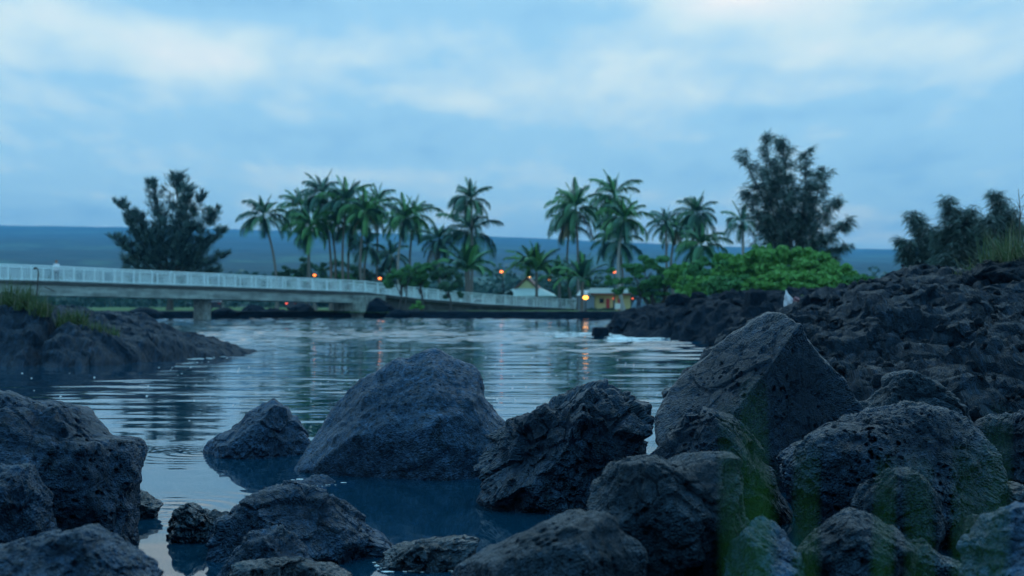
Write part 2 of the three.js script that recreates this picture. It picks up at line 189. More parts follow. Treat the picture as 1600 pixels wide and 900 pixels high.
// ---------------------------------------------------------------- boulders
// outline: pixels of the photograph at distance d (a boulder's real size follows), with its own depth; facets: planes that cut it
function boulder(o) {
  const { name = 'lava_boulder', label, d, pts, depth, m = M.basalt, n = 60, seed = 1, facets = 9, cut = [], rough = 1, chip = 1, pit = 1, pitSize = 22, p = 2.4, group = 'boulders along the lagoon shore', back = 1 } = o;
  const s = d / F, P = pts.map(([x, y]) => [x, y]); let cx = o.c ? o.c[0] : 0, cy = o.c ? o.c[1] : 0;
  if (!o.c) { let x0 = 1e9, x1 = -1e9, y0 = 1e9, y1 = -1e9; for (const [x, y] of P) { x0 = Math.min(x0, x); x1 = Math.max(x1, x); y0 = Math.min(y0, y); y1 = Math.max(y1, y); } cx = (x0 + x1) / 2; cy = (y0 + y1) / 2 + (y1 - y0) * .08; }
  const Q = P.map(([x, y]) => [(x - cx) * s, (cy - y) * s]), size = Math.max(...Q.map(q => Math.hypot(...q))), r = rng(seed * 7919);
  const NT = 360, R = new Float32Array(NT);     // outline as a radius by angle, slightly rounded
  for (let t = 0; t < NT; t++) { const a = t / NT * 2 * Math.PI, ca = Math.cos(a), sa = Math.sin(a); let best = 1e9; for (let i = 0; i < Q.length; i++) { const A = Q[i], B = Q[(i + 1) % Q.length], ex = B[0] - A[0], ey = B[1] - A[1], den = ca * ey - sa * ex; if (Math.abs(den) < 1e-9) continue; const k = (A[0] * ey - A[1] * ex) / den, w = (A[0] * sa - A[1] * ca) / den; if (k > 0 && w >= -1e-6 && w <= 1 + 1e-6 && k < best) best = k; } R[t] = best > 1e8 ? size * .5 : best; }
  const R2 = R.map((_, t) => { let a = 0, w = 0; for (let k = -3; k <= 3; k++) { const g = Math.exp(-k * k / 5); a += g * R[(t + k + NT) % NT]; w += g; } return a / w; });
  const dz = depth, base = (x, y, z) => { const q = Math.hypot(x, y), a = (Math.atan2(y, x) / (2 * Math.PI) + 1) % 1 * NT, i = Math.floor(a) % NT, f = a - Math.floor(a), rr = lerp(R2[i], R2[(i + 1) % NT], f); return Math.pow(Math.pow(q / rr, p) + Math.pow(Math.abs(z) / (z > 0 ? dz : dz * back), p), -1 / p); };
  const planes = cut.map(([nx, ny, nz, c]) => { const l = Math.hypot(nx, ny, nz); return [nx / l, ny / l, nz / l, c]; });
  for (let i = 0; i < facets; i++) { const a = (r() - .5) * 2.6, e = (r() - .25) * 1.5, nx = Math.sin(a) * Math.cos(e), ny = Math.sin(e), nz = Math.cos(a) * Math.cos(e) * (r() < .8 ? 1 : -1); let sup = 0; for (let t = 0; t < NT; t += 6) { const x = Math.cos(t / NT * 2 * Math.PI) * R2[t], y = Math.sin(t / NT * 2 * Math.PI) * R2[t]; for (const [k, zz] of [[1, 0], [.8, .72], [.5, .92], [0, 1]]) sup = Math.max(sup, nx * x * k + ny * y * k + Math.abs(nz) * zz * dz); } planes.push([nx, ny, nz, sup * (.70 + .20 * r())]); }
  const off = r() * 50, ps = pitSize, pos = [], uv = [], idx = [];
  const faces = [[[1, 0, 0], [0, 1, 0], [0, 0, 1]], [[0, 0, -1], [0, 1, 0], [1, 0, 0]], [[-1, 0, 0], [0, 1, 0], [0, 0, -1]], [[0, 0, 1], [0, 1, 0], [-1, 0, 0]], [[1, 0, 0], [0, 0, -1], [0, 1, 0]], [[1, 0, 0], [0, 0, 1], [0, -1, 0]]];
  faces.forEach(([U, Vv, N], fi) => {
    const m2 = fi === 2 || fi === 5 ? Math.max(8, n >> 1) : n, b0 = pos.length / 3;      // coarser where the boulder turns away
    for (let j = 0; j <= m2; j++) for (let i = 0; i <= m2; i++) {
      const a = Math.tan((i / m2 * 2 - 1) * Math.PI / 4), b = Math.tan((j / m2 * 2 - 1) * Math.PI / 4);
      let x = N[0] + U[0] * a + Vv[0] * b, y = N[1] + U[1] * a + Vv[1] * b, z = N[2] + U[2] * a + Vv[2] * b; const l = Math.hypot(x, y, z); x /= l; y /= l; z /= l;
      let k = base(x, y, z);
      for (const q of planes) { const c = q[0] * x + q[1] * y + q[2] * z; if (c > .02) { const v = q[3] / c, h = clamp(.5 + .5 * (v - k) / (.018 * size)); k = lerp(v, k, h) - .018 * size * h * (1 - h); } }
      const X = x * k + off, Y = y * k + off * .7, Z = z * k + off * .3;
      const w = fbm(X * 2, Y * 2, Z * 2, 2) * .25; let disp = size * rough * (.085 * fbm(X * 1.8 / size, Y * 1.8 / size, Z * 1.8 / size, 3) + .040 * ridged(X * 3.4 / size + w, Y * 3.4 / size, Z * 3.4 / size, 4) + .03 * Math.abs(noise(X * 6 / size, Y * 6 / size + w, Z * 6 / size))) + rough * (.016 * fbm(X * 11, Y * 11, Z * 11, 4));
      { const [b1, c1] = blocks(X * 2.1 / size + w, Y * 2.1 / size, Z * 2.1 / size + w), [b2, c2] = blocks(X * 5.5 / size, Y * 5.5 / size + w, Z * 5.5 / size); disp += size * rough * chip * (.085 * b1 - .022 * c1 + .034 * b2 - .012 * c2); }
      if (pit) { const wx = .5 * fbm(X * ps * .9, Y * ps * .9, Z * ps * .9, 2), wy = .5 * fbm(X * ps * .9 + 20, Y * ps * .9, Z * ps * .9, 2); disp -= pit * (.030 * clamp(.4 + 2.2 * noise(X * 3, Y * 3, Z * 3)) * pits(X * ps * .62 + wx, Y * ps * .62 + wy, Z * ps * .62, .5) + .024 * clamp(.55 + 1.6 * noise(X * 4, Y * 4 + 9, Z * 4)) * pits(X * ps * 1.35 + wy, Y * ps * 1.35, Z * ps * 1.35 + wx, .8)); }
      k += disp; pos.push(x * k, y * k, z * k); uv.push((fi * .37 + a * size * .75) / .6, (fi * .53 + b * size * .75) / .6);
      if (i < m2 && j < m2) { const q = b0 + j * (m2 + 1) + i, t = q + m2 + 1; idx.push(q, q + 1, t, q + 1, t + 1, t); }
    }
  });
  const g = new THREE.BufferGeometry(); g.setAttribute('position', new THREE.Float32BufferAttribute(pos, 3)); g.setAttribute('uv', new THREE.Float32BufferAttribute(uv, 2)); g.setIndex(idx); g.computeVertexNormals();
  const t = mesh(name, g, m); t.position.copy(at(cx, cy, d)); return tag(t, label, 'boulder', group);
}
boulder({ label: 'largest grey boulder standing in the water at the centre', d: 9.6, depth: .72, n: 120, seed: 11, chip: .4, m: M.basaltGrey, pit: .45, pitSize: 40, facets: 6, rough: .75, c: [640, 705],
  pts: [[455, 752], [490, 690], [520, 640], [560, 598], [610, 570], [650, 556], [672, 546], [690, 548], [712, 562], [740, 568], [752, 585], [757, 622], [770, 640], [786, 660], [796, 700], [800, 790], [740, 850], [600, 860], [480, 820]] });
boulder({ label: 'small pointed rock in the water left of the largest boulder', d: 10.5, depth: .36, n: 70, seed: 12, m: M.basaltGrey, pit: .6, pitSize: 34, c: [405, 692],
  pts: [[312, 708], [330, 686], [362, 672], [385, 646], [408, 632], [425, 627], [446, 640], [462, 662], [478, 684], [486, 706], [480, 745], [400, 775], [325, 745]] });
boulder({ label: 'black pitted boulder with a knobbly front, right of the largest boulder', d: 7.9, depth: .42, n: 110, seed: 13, m: M.basalt, pit: 1.1, rough: 1.5, c: [880, 720], facets: 8, cut: [[-.62, .62, .5, .27]],
  pts: [[752, 700], [762, 680], [800, 664], [850, 652], [880, 632], [905, 612], [930, 605], [962, 616], [990, 612], [1002, 640], [1000, 690], [1006, 730], [1000, 790], [930, 850], [800, 850], [752, 780]] });
boulder({ label: 'tall angular boulder with a sharp peak on the right', d: 8.7, depth: .66, n: 130, seed: 14, chip: .6, m: M.basalt, pit: 1.0, pitSize: 17, facets: 0, rough: .55, p: 3.2, c: [1190, 640], cut: [[-.60, .68, .42, .34], [.30, .14, .94, .34], [-.15, -.2, .95, .46], [.8, .5, -.2, .56]],
  pts: [[1028, 655], [1058, 610], [1100, 570], [1150, 528], [1190, 502], [1213, 490], [1228, 496], [1262, 540], [1300, 590], [1348, 655], [1345, 700], [1320, 800], [1100, 800], [1032, 690]] });
boulder({ label: 'dark rounded pitted boulder in front of the tall angular one', d: 7.3, depth: .36, n: 110, seed: 15, pit: 1.3, pitSize: 19, c: [1120, 730], facets: 6,
  pts: [[1005, 728], [1040, 690], [1072, 650], [1108, 637], [1145, 655], [1180, 695], [1212, 750], [1236, 795], [1225, 850], [1120, 880], [1000, 850]] });
boulder({ label: 'close blurred boulder with yellow flecks at bottom centre right', d: 5.1, depth: .30, n: 90, seed: 16, m: M.basaltBrown, pit: .7, c: [1045, 800], facets: 6,
  pts: [[916, 800], [922, 755], [965, 728], [1010, 722], [1050, 728], [1100, 720], [1140, 722], [1155, 760], [1160, 830], [1158, 960], [1040, 1000], [940, 960]] });
boulder({ label: 'close low blurred boulder sloping to the bottom edge at centre', d: 4.5, depth: .34, n: 90, seed: 17, chip: .5, m: M.basaltBrown, pit: .6, rough: .7, c: [870, 900], facets: 5,
  pts: [[690, 910], [740, 876], [800, 845], [860, 820], [905, 806], [945, 800], [985, 822], [1004, 870], [1000, 960], [960, 1060], [760, 1060], [690, 990]] });
boulder({ label: 'broad flat-topped pitted boulder at the lower right', d: 6.8, depth: .46, n: 130, seed: 18, chip: .6, m: M.basalt, pit: 1.5, pitSize: 26, c: [1395, 740], facets: 7, rough: 1.1,
  pts: [[1228, 735], [1235, 695], [1255, 674], [1310, 664], [1350, 648], [1405, 638], [1450, 645], [1500, 655], [1540, 690], [1560, 735], [1556, 790], [1500, 860], [1380, 890], [1260, 840]] });
boulder({ label: 'small pyramid-topped boulder behind the broad flat-topped one', d: 9.3, depth: .40, n: 70, seed: 19, pit: 1.1, c: [1425, 650], facets: 5, m: M.basaltBrown,
  pts: [[1335, 655], [1370, 615], [1398, 588], [1425, 582], [1460, 600], [1495, 630], [1512, 665], [1500, 730], [1400, 760], [1330, 710]] });
boulder({ label: 'dark pitted boulder cut by the right edge of the picture', d: 7.9, depth: .38, n: 80, seed: 20, pit: 1.3, c: [1610, 720], facets: 6,
  pts: [[1528, 690], [1545, 660], [1590, 648], [1640, 650], [1690, 690], [1700, 760], [1650, 830], [1570, 800], [1530, 740]] });
boulder({ label: 'mossy brown rock leaning on the front of the broad flat-topped boulder', d: 6.0, depth: .24, n: 60, seed: 21, m: M.basaltBrown, pit: .8, c: [1400, 795], facets: 5,
  pts: [[1335, 800], [1352, 760], [1385, 738], [1420, 734], [1450, 760], [1465, 810], [1450, 870], [1400, 900], [1345, 870]] });
boulder({ label: 'domed brown boulder at the bottom right, below the leaning mossy rock', d: 5.0, depth: .28, n: 80, seed: 22, m: M.basaltBrown, pit: .7, c: [1340, 880], facets: 5, rough: .8,
  pts: [[1246, 880], [1275, 840], [1310, 810], [1340, 797], [1378, 808], [1405, 832], [1425, 880], [1420, 980], [1340, 1020], [1250, 980]] });
boulder({ label: 'grey boulder in the bottom right corner', d: 4.5, depth: .30, n: 70, seed: 23, m: M.basaltGrey, pit: .6, c: [1600, 890], facets: 5,
  pts: [[1508, 900], [1525, 850], [1555, 815], [1600, 798], [1680, 800], [1720, 880], [1690, 980], [1600, 1010], [1515, 980]] });
boulder({ label: 'small grey boulder between the yellow-flecked and the domed boulder', d: 4.8, depth: .26, n: 60, seed: 24, m: M.basaltGrey, pit: .8, c: [1200, 900], facets: 5,
  pts: [[1140, 880], [1150, 820], [1175, 806], [1215, 825], [1240, 850], [1252, 900], [1245, 980], [1200, 1010], [1145, 980]] });
boulder({ label: 'glossy wet stone at the bottom right beside the domed boulder', d: 5.6, depth: .14, n: 50, seed: 25, m: M.basaltWet, pit: .8, c: [1445, 872], facets: 5,
  pts: [[1402, 870], [1415, 846], [1440, 843], [1470, 868], [1505, 880], [1510, 910], [1450, 940], [1405, 920]] });
boulder({ label: 'small wet stone wedged near the right edge', d: 6.2, depth: .16, n: 46, seed: 26, m: M.basaltWet, pit: 1, c: [1530, 830], facets: 5, pts: [[1495, 838], [1512, 812], [1545, 806], [1568, 822], [1572, 860], [1530, 890], [1495, 870]] });
boulder({ label: 'upright wet stone in the gap by the right edge', d: 6.7, depth: .16, n: 46, seed: 27, m: M.basaltWet, pit: 1, c: [1575, 780], facets: 6, pts: [[1548, 790], [1560, 765], [1585, 755], [1625, 770], [1630, 830], [1580, 850], [1550, 830]] });
boulder({ label: 'large pitted boulder on the left, rising from the water', d: 6.4, depth: .55, n: 130, seed: 28, chip: .45, m: M.basaltBlueCast, pit: 1.5, pitSize: 20, c: [70, 745], facets: 7, rough: 1.1,
  pts: [[-120, 700], [-90, 625], [-20, 612], [20, 622], [58, 632], [100, 640], [128, 668], [148, 690], [188, 690], [203, 708], [204, 742], [196, 762], [203, 800], [200, 860], [140, 960], [-60, 960], [-120, 850]] });
boulder({ label: 'dark boulder at the left edge in front of the large pitted one', d: 5.6, depth: .3, n: 70, seed: 29, m: M.basaltBlueCast, pit: 1.1, c: [-20, 830], facets: 6,
  pts: [[-120, 800], [-80, 735], [-10, 722], [40, 735], [62, 780], [78, 840], [70, 930], [-20, 970], [-120, 920]] });
boulder({ label: 'blurred low boulder in the bottom left corner', d: 4.4, depth: .32, n: 80, seed: 30, m: M.basaltBlueCast, pit: .7, rough: .8, c: [90, 910], facets: 6,
  pts: [[-60, 890], [-10, 862], [40, 850], [90, 838], [130, 830], [170, 848], [205, 870], [238, 905], [230, 990], [100, 1040], [-50, 990]] });
boulder({ label: 'low wet rock at the foot of the large pitted boulder', d: 7.4, depth: .16, n: 50, seed: 31, m: M.basaltWet, pit: 1.1, c: [210, 796], facets: 5, pts: [[172, 800], [180, 764], [200, 758], [225, 772], [255, 788], [240, 808], [225, 840], [190, 845]] });
boulder({ label: 'dark domed rock in the water at the lower left', d: 6.3, depth: .36, n: 100, seed: 32, m: M.basaltBlueCast, pit: .8, pitSize: 30, c: [470, 840], facets: 7,
  pts: [[330, 850], [350, 812], [385, 782], [430, 768], [470, 764], [512, 772], [540, 800], [572, 826], [602, 856], [600, 900], [540, 940], [400, 940], [325, 900]] });
boulder({ label: 'jagged two-peaked wet rock beside the dark domed rock', d: 6.7, depth: .15, n: 64, seed: 33, m: M.basaltWet, pit: 1.2, rough: 1.6, c: [318, 830], facets: 5,
  pts: [[262, 826], [280, 802], [302, 790], [320, 800], [345, 788], [360, 806], [365, 840], [350, 880], [300, 890], [268, 850]] });
boulder({ label: 'dark lump in front of the domed rock at the lower left', d: 5.7, depth: .17, n: 64, seed: 34, m: M.basaltBlueCast, pit: .9, c: [420, 880], facets: 6, pts: [[342, 900], [360, 872], [392, 840], [430, 828], [462, 848], [492, 880], [500, 920], [440, 960], [350, 950]] });
boulder({ label: 'glossy wet rock at the bottom edge below the domed rock', d: 5.35, depth: .16, n: 60, seed: 35, m: M.basaltWet, pit: 1, c: [450, 906], facets: 6, pts: [[345, 912], [370, 884], [420, 878], [470, 872], [515, 880], [545, 900], [540, 940], [440, 970], [350, 950]] });
boulder({ label: 'low glistening wet rock at the bottom centre', d: 6.0, depth: .2, n: 70, seed: 36, m: M.basaltWet, pit: 1.1, rough: 1.5, c: [660, 882], facets: 6, pts: [[575, 886], [600, 866], [640, 848], [690, 844], [750, 846], [735, 868], [705, 890], [680, 915], [620, 920], [580, 905]] });
boulder({ label: 'pale wet toe of rock left of the largest boulder', d: 8.8, depth: .22, n: 60, seed: 37, m: M.basaltGrey, pit: .5, pitSize: 40, c: [510, 775], facets: 4, pts: [[452, 758], [475, 745], [510, 748], [545, 770], [560, 800], [530, 830], [470, 815]] });
boulder({ label: 'tiny rock in the water left of the tall angular boulder', d: 15.5, depth: .12, n: 24, seed: 38, m: M.basaltWet, c: [1045, 614], facets: 4, pts: [[1034, 614], [1040, 607], [1052, 606], [1060, 612], [1056, 625], [1040, 627]] });
boulder({ label: 'rough rock at the water line behind the tall angular boulder', d: 13.5, depth: .4, n: 56, seed: 39, m: M.basalt, c: [1095, 600], facets: 6, pts: [[1052, 612], [1068, 580], [1095, 570], [1130, 560], [1160, 590], [1165, 640], [1100, 660], [1058, 640]] });
boulder({ label: 'knobbly rock above the water line behind the tall angular boulder', d: 16.5, depth: .5, n: 56, seed: 40, m: M.basalt, c: [1130, 570], facets: 6, pts: [[1095, 575], [1105, 548], [1130, 538], [1165, 520], [1200, 530], [1200, 600], [1130, 620], [1098, 600]] });
boulder({ label: 'rounded rock on the flow edge beside the peak of the tall boulder', d: 15.5, depth: .5, n: 56, seed: 41, m: M.basaltBrown, c: [1200, 530], facets: 5, pts: [[1160, 530], [1172, 502], [1200, 492], [1235, 500], [1250, 530], [1240, 570], [1190, 580], [1162, 560]] });
for (const [i, [cx, cy, d, w, h, label]] of [[1092, 530, 42.5, 24, 12, 'flat dark rock at the tip of the white foam'], [1120, 534, 39, 26, 14, 'dark rock in the inlet right of the foam'], [1085, 505, 47, 70, 20, 'long black rock along the front of the headland'], [1150, 505, 41, 50, 22, 'black rock on the headland below the square block'], [1020, 492, 55, 46, 22, 'rounded black rock near the tip of the headland'], [1100, 478, 50, 50, 24, 'high black rock on the headland left of the square block'], [1140, 466, 49, 36, 22, 'pointed black rock on the headland top left of the square block'], [1212, 474, 45, 34, 26, 'black rock on the headland right of the square block'], [985, 508, 56, 40, 16, 'low black rock at the headland tip'], [1180, 523, 36, 44, 26, 'black rock in the inlet behind the tall angular boulder'], [1060, 466, 56, 40, 14, 'flat black rock on the headland under the spreading tree'], [1092, 462, 57, 26, 12, 'small black rock on the headland skyline']].entries())
  boulder({ name: 'headland_rock', label, d, depth: w * d / F * .5, n: 26, seed: 60 + i, m: M.lavaFar, pit: 0, c: [cx, cy], facets: 7, group: 'rocks on the black headland', pts: [[cx - w / 2, cy + 2], [cx - w * .36, cy - h * .36], [cx - w * .08, cy - h * .5], [cx + w * .22, cy - h * .42], [cx + w / 2, cy], [cx + w * .5, cy + h * .9], [cx, cy + h * 1.1], [cx - w * .5, cy + h * .9]] });
console.log('boulders done');

// ---------------------------------------------------------------- sea wall along the far shore
{
  const g = sheet(0, 1, 0, 1, 620, 14, (u, v) => { const x = -80 + 160 * u, d = shoreD(x), t = v, y = lerp(-.5, .66, Math.min(1, t * 1.35)), out = t > .74 ? (t - .74) * 5 : 0, n = .22 * ridged(x * .9, y * 1.2, 3, 3) + .12 * fbm(x * 3, y * 3, 6, 3); return [x, y + (t > .74 ? .05 * noise(x, t * 9, 2) : .10 * n), -(d - .2 + y * .35 + out - n * (out ? .2 : 1))]; });
  const w = mesh('sea_wall', g, M.lavaFar); tag(w, 'low dark stone bank along the far waterline below the lawn', 'sea wall');
}
{ // mound of dark rock beside the bridge abutment
  const rocks = [[592, 480, 127, 46, 28, 'largest dark rock mound right of the bridge abutment'], [622, 490, 123, 40, 12, 'low dark rock below the trimmed trees'], [430, 490, 126, 60, 14, 'long dark rock on the bank beneath the bridge'], [395, 484, 130, 44, 14, 'dark rock heap under the middle of the bridge'], [470, 486, 129, 50, 22, 'dark rock heap left of the bridge abutment'], [225, 488, 121, 60, 16, 'dark bank rock left of the bridge pier'], [350, 488, 122, 50, 12, 'low bank rock right of the bridge pier']];
  rocks.forEach(([cx, cy, d, w, h, label], i) => boulder({ name: 'bank_rock', label, d, depth: w * d / F * .4, n: 24, seed: 90 + i, m: M.lavaFar, pit: 0, c: [cx, cy + h * .2], facets: 7, group: 'rocks on the far bank', pts: [[cx - w / 2, cy + h * .4], [cx - w * .32, cy - h * .2], [cx - w * .1, cy - h * .5], [cx + w * .2, cy - h * .42], [cx + w / 2, cy + h * .1], [cx + w * .5, cy + h * .8], [cx, cy + h * .9], [cx - w * .5, cy + h * .8]] }));
}

// ---------------------------------------------------------------- footbridge
const stain = tex(256, (u, v) => { const n = tileNoise(u, v, 1, (x, y) => fbm(x * 6, y * 6, 3, 4)), s = tileNoise(u, v, 1, (x, y) => fbm(x * 14, y * 2, 8, 3)); const k = 190 + 90 * n + 70 * s; return [clamp(k, 60, 255), clamp(k * 1.0, 60, 255), clamp(k * .95, 60, 255)]; }, true);
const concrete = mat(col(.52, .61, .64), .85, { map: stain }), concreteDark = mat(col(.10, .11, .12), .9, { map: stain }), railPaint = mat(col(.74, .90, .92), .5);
{
  const pts = [V(-46, 3.05, -84), V(-38.2, 3.02, -97), V(-28.2, 2.80, -114.5), V(-17.2, 2.47, -131), V(-12.7, 1.92, -136.6), V(-5.7, 1.32, -145.2), V(6.3, .66, -160)];
  const span = thing('footbridge', 'long low concrete footbridge with pale picket railings at left', 'bridge');
  const wide = 3.2, sideOf = (a, b) => V(-(b.z - a.z), 0, b.x - a.x).normalize();     // towards the far side of the deck
  const slab = (a, b, w0, w1, y0, y1) => { const s = sideOf(a, b), c = []; for (const p of [a, b]) for (const [w, y] of [[w0, y0], [w1, y0], [w1, y1], [w0, y1]]) c.push(V(p.x + s.x * w, p.y + y, p.z + s.z * w)); const q = (i, j, k, l) => [i, j, k, i, k, l].flatMap(n => c[n].toArray()); const pos = [...q(0, 1, 2, 3), ...q(7, 6, 5, 4), ...q(0, 4, 5, 1), ...q(3, 2, 6, 7), ...q(0, 3, 7, 4), ...q(1, 5, 6, 2)]; const g = new THREE.BufferGeometry(); g.setAttribute('position', new THREE.Float32BufferAttribute(pos, 3)); const uv = []; for (let i = 0; i < pos.length; i += 3) uv.push((pos[i] + pos[i + 2]) * .2, pos[i + 1] * .4); g.setAttribute('uv', new THREE.Float32BufferAttribute(uv, 2)); g.computeVertexNormals(); return g; };
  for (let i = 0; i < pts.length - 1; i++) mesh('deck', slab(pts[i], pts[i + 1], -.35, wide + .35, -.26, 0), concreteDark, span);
  for (let i = 0; i < 3; i++) for (const w of [-.22, wide - .18]) mesh('girder', slab(pts[i], pts[i + 1], w, w + .4, -1.08, -.262), concrete, span);
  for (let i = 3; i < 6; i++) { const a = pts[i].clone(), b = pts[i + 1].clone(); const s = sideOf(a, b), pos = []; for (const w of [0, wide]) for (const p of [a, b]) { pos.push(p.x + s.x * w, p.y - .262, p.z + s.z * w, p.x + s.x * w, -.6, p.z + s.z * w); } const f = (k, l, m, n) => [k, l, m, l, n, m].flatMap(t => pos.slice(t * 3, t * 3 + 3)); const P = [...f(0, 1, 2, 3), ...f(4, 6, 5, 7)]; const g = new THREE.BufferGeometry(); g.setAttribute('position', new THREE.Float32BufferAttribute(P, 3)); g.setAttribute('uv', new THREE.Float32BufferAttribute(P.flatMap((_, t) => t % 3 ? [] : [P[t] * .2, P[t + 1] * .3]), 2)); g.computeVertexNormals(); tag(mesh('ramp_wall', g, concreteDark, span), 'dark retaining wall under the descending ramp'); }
  const pier = at(296, 470, 114), sd = sideOf(pts[1], pts[2]), ang = Math.atan2(-sd.z, sd.x);
  mesh('pier', mergeGeometries([box(1.3, 1.2, .8, 0, 1.25, 0), box(1.1, 2.4, 1.0, 0, -.5, 0)].map(g => g.rotateY(ang).translate(pier.x + sd.x * 1.5, 0, pier.z + sd.z * 1.5))), concrete, span);
  const ab = pts[3]; mesh('abutment', box(3.9, 2.7, 3.4).rotateY(Math.atan2(-sd.z, sd.x)).translate(ab.x + sd.x * 1.6 + .7, .82, ab.z + sd.z * 1.6 + 1.2), concrete, span);
  mesh('wing_wall', box(3.6, 1.7, .4).rotateY(-.9).translate(ab.x + 2.6, .7, ab.z - 1.6), concrete, span);
  for (const w of [-.12, wide + .12]) for (let i = 0; i < pts.length - 1; i++) {
    const a = pts[i], b = pts[i + 1], s = sideOf(a, b), L = a.distanceTo(b), n = Math.round(L / 1.95);
    for (let k = 0; k < n; k++) {
      const p = a.clone().lerp(b, k / n).addScaledVector(s, w), q = a.clone().lerp(b, (k + 1) / n).addScaledVector(s, w), up = y => [p.clone().setY(p.y + y), q.clone().setY(q.y + y)];
      mesh('post', bar(p.clone().setY(p.y - .12), p.clone().setY(p.y + 1.08), .055, .055, 4), railPaint, span);
      mesh('rail', mergeGeometries([bar(...up(1.10), .055, .055, 4), bar(...up(.93), .022, .022, 4), bar(...up(.10), .04, .04, 4)]), railPaint, span);
      const pk = []; for (let t = 1; t < 17; t++) { const c = p.clone().lerp(q, t / 17); pk.push(bar(c.clone().setY(c.y + .1), c.clone().setY(c.y + .93), .017, .017, 3)); }
      const o = mesh('pickets', mergeGeometries(pk), railPaint, span); o.userData.kind = 'stuff';
    }
  }
}
console.log('bridge done');

// ---------------------------------------------------------------- vegetation
const leafMat = (c, t = .25) => new THREE.MeshPhysicalMaterial({ color: c, roughness: .75, transmission: t, thickness: 0, side: THREE.DoubleSide });
const leafy = { palm: [leafMat(col(.10, .30, .14), .45), leafMat(col(.13, .38, .12), .45), leafMat(col(.070, .22, .16), .45), leafMat(col(.11, .29, .060))], palmDead: leafMat(col(.16, .13, .06)), iron: leafMat(col(.115, .225, .205), .6), shrub: [leafMat(col(.056, .23, .060)), leafMat(col(.100, .31, .050)), leafMat(col(.034, .125, .060)), leafMat(col(.026, .085, .060))], grass: leafMat(col(.060, .115, .030)), grassDry: leafMat(col(.20, .19, .10)) };
const bark = mat(col(.16, .15, .14), .9), barkPale = mat(col(.34, .34, .33), .9), barkDark = mat(col(.06, .055, .05), .9), coco = mat(col(.14, .10, .05), .7);
// one frond: an arching stalk with two ranks of drooping leaflets, along +x from the origin, one metre long
function frondGeo(a0, droop, hang, seed, dense = 30) {
  const r = rng(seed), pos = [], nor = [], S = 16, P = [], T = []; let p = V(0, 0, 0);
  for (let i = 0; i <= S; i++) { const s = i / S, a = a0 - droop * Math.pow(s, 1.35); P.push(p.clone()); T.push(V(Math.cos(a), Math.sin(a), 0)); p = p.clone().addScaledVector(T[i], 1 / S); }
  const tri = (a, b, c) => { const n = V(0, 0, 0).crossVectors(b.clone().sub(a), c.clone().sub(a)).normalize(); if (n.y < 0) n.negate(); for (const q of [a, b, c]) { pos.push(q.x, q.y, q.z); nor.push(n.x, n.y, n.z); } };
  for (let i = 0; i < S; i++) { const w = .016 * (1 - .8 * i / S), w2 = .016 * (1 - .8 * (i + 1) / S), z = V(0, 0, w), z2 = V(0, 0, w2); tri(P[i].clone().sub(z), P[i].clone().add(z), P[i + 1].clone().add(z2)); tri(P[i].clone().sub(z), P[i + 1].clone().add(z2), P[i + 1].clone().sub(z2)); }
  for (let k = 0; k < dense; k++) for (const sd of [-1, 1]) {
    const s = .14 + .86 * (k + .5 * r()) / dense, f = s * S, i = Math.min(S - 1, Math.floor(f)), b = P[i].clone().lerp(P[i + 1], f - i), t = T[i], L = .34 * Math.pow(Math.sin(Math.PI * (.16 + .80 * s)), .7) * (.85 + .3 * r());
    const up = V(-t.y, t.x, 0), fw = .55 + .5 * s, dir = t.clone().multiplyScalar(fw).add(V(0, 0, sd * (1.0 - .35 * s))).addScaledVector(up, .16 - hang * .5 * r()).normalize(), m = b.clone().addScaledVector(dir, L * .5), e = b.clone().addScaledVector(dir, L * .92).add(V(0, -L * hang * (.45 + .4 * r()), 0)), w = t.clone().multiplyScalar(.0165);
    tri(b.clone().sub(w), b.clone().add(w), m.clone().add(w)); tri(b.clone().sub(w), m.clone().add(w), m.clone().sub(w)); tri(m.clone().sub(w), m.clone().add(w), e);
  }
  const g = new THREE.BufferGeometry(); g.setAttribute('position', new THREE.Float32BufferAttribute(pos, 3)); g.setAttribute('normal', new THREE.Float32BufferAttribute(nor, 3)); return g;
}
const fronds = [[1.42, .35, .5], [1.2, .75, .6], [1.0, 1.2, .7], [.75, 1.45, .8], [.45, 1.6, .9], [.1, 1.5, .95], [-.35, 1.1, .9], [-.8, .6, .7]].map((f, i) => [frondGeo(...f, 40 + i), frondGeo(f[0] - .06, f[1] * 1.1, f[2], 60 + i)]);
const youngFronds = [[1.45, .3, .3], [1.25, .6, .35], [1.05, .9, .4], [.8, 1.25, .5], [.55, 1.6, .6]].map((f, i) => [frondGeo(...f, 80 + i), frondGeo(f[0], f[1] * 1.15, f[2], 90 + i)]);
function trunkGeo(a, b, r0, r1, bow, n = 14, sides = 8) { const pts = []; for (let i = 0; i <= n; i++) { const t = i / n, p = a.clone().lerp(b, t); p.x += bow * Math.sin(Math.PI * t); pts.push(p); } const c = new THREE.CatmullRomCurve3(pts), g = new THREE.TubeGeometry(c, n * 2, 1, sides), P = g.attributes.position; for (let i = 0; i <= n * 2; i++) { const q = c.getPointAt(i / (n * 2)), rr = lerp(r0, r1, Math.pow(i / (n * 2), .6)) * (1 + .05 * (i % 2)) + r0 * .6 * Math.max(0, 1 - i / 3); for (let j = 0; j <= sides; j++) { const k = i * (sides + 1) + j; P.setXYZ(k, q.x + (P.getX(k) - q.x) * rr, q.y + (P.getY(k) - q.y) * rr, q.z + (P.getZ(k) - q.z) * rr); } } g.computeVertexNormals(); return g; }
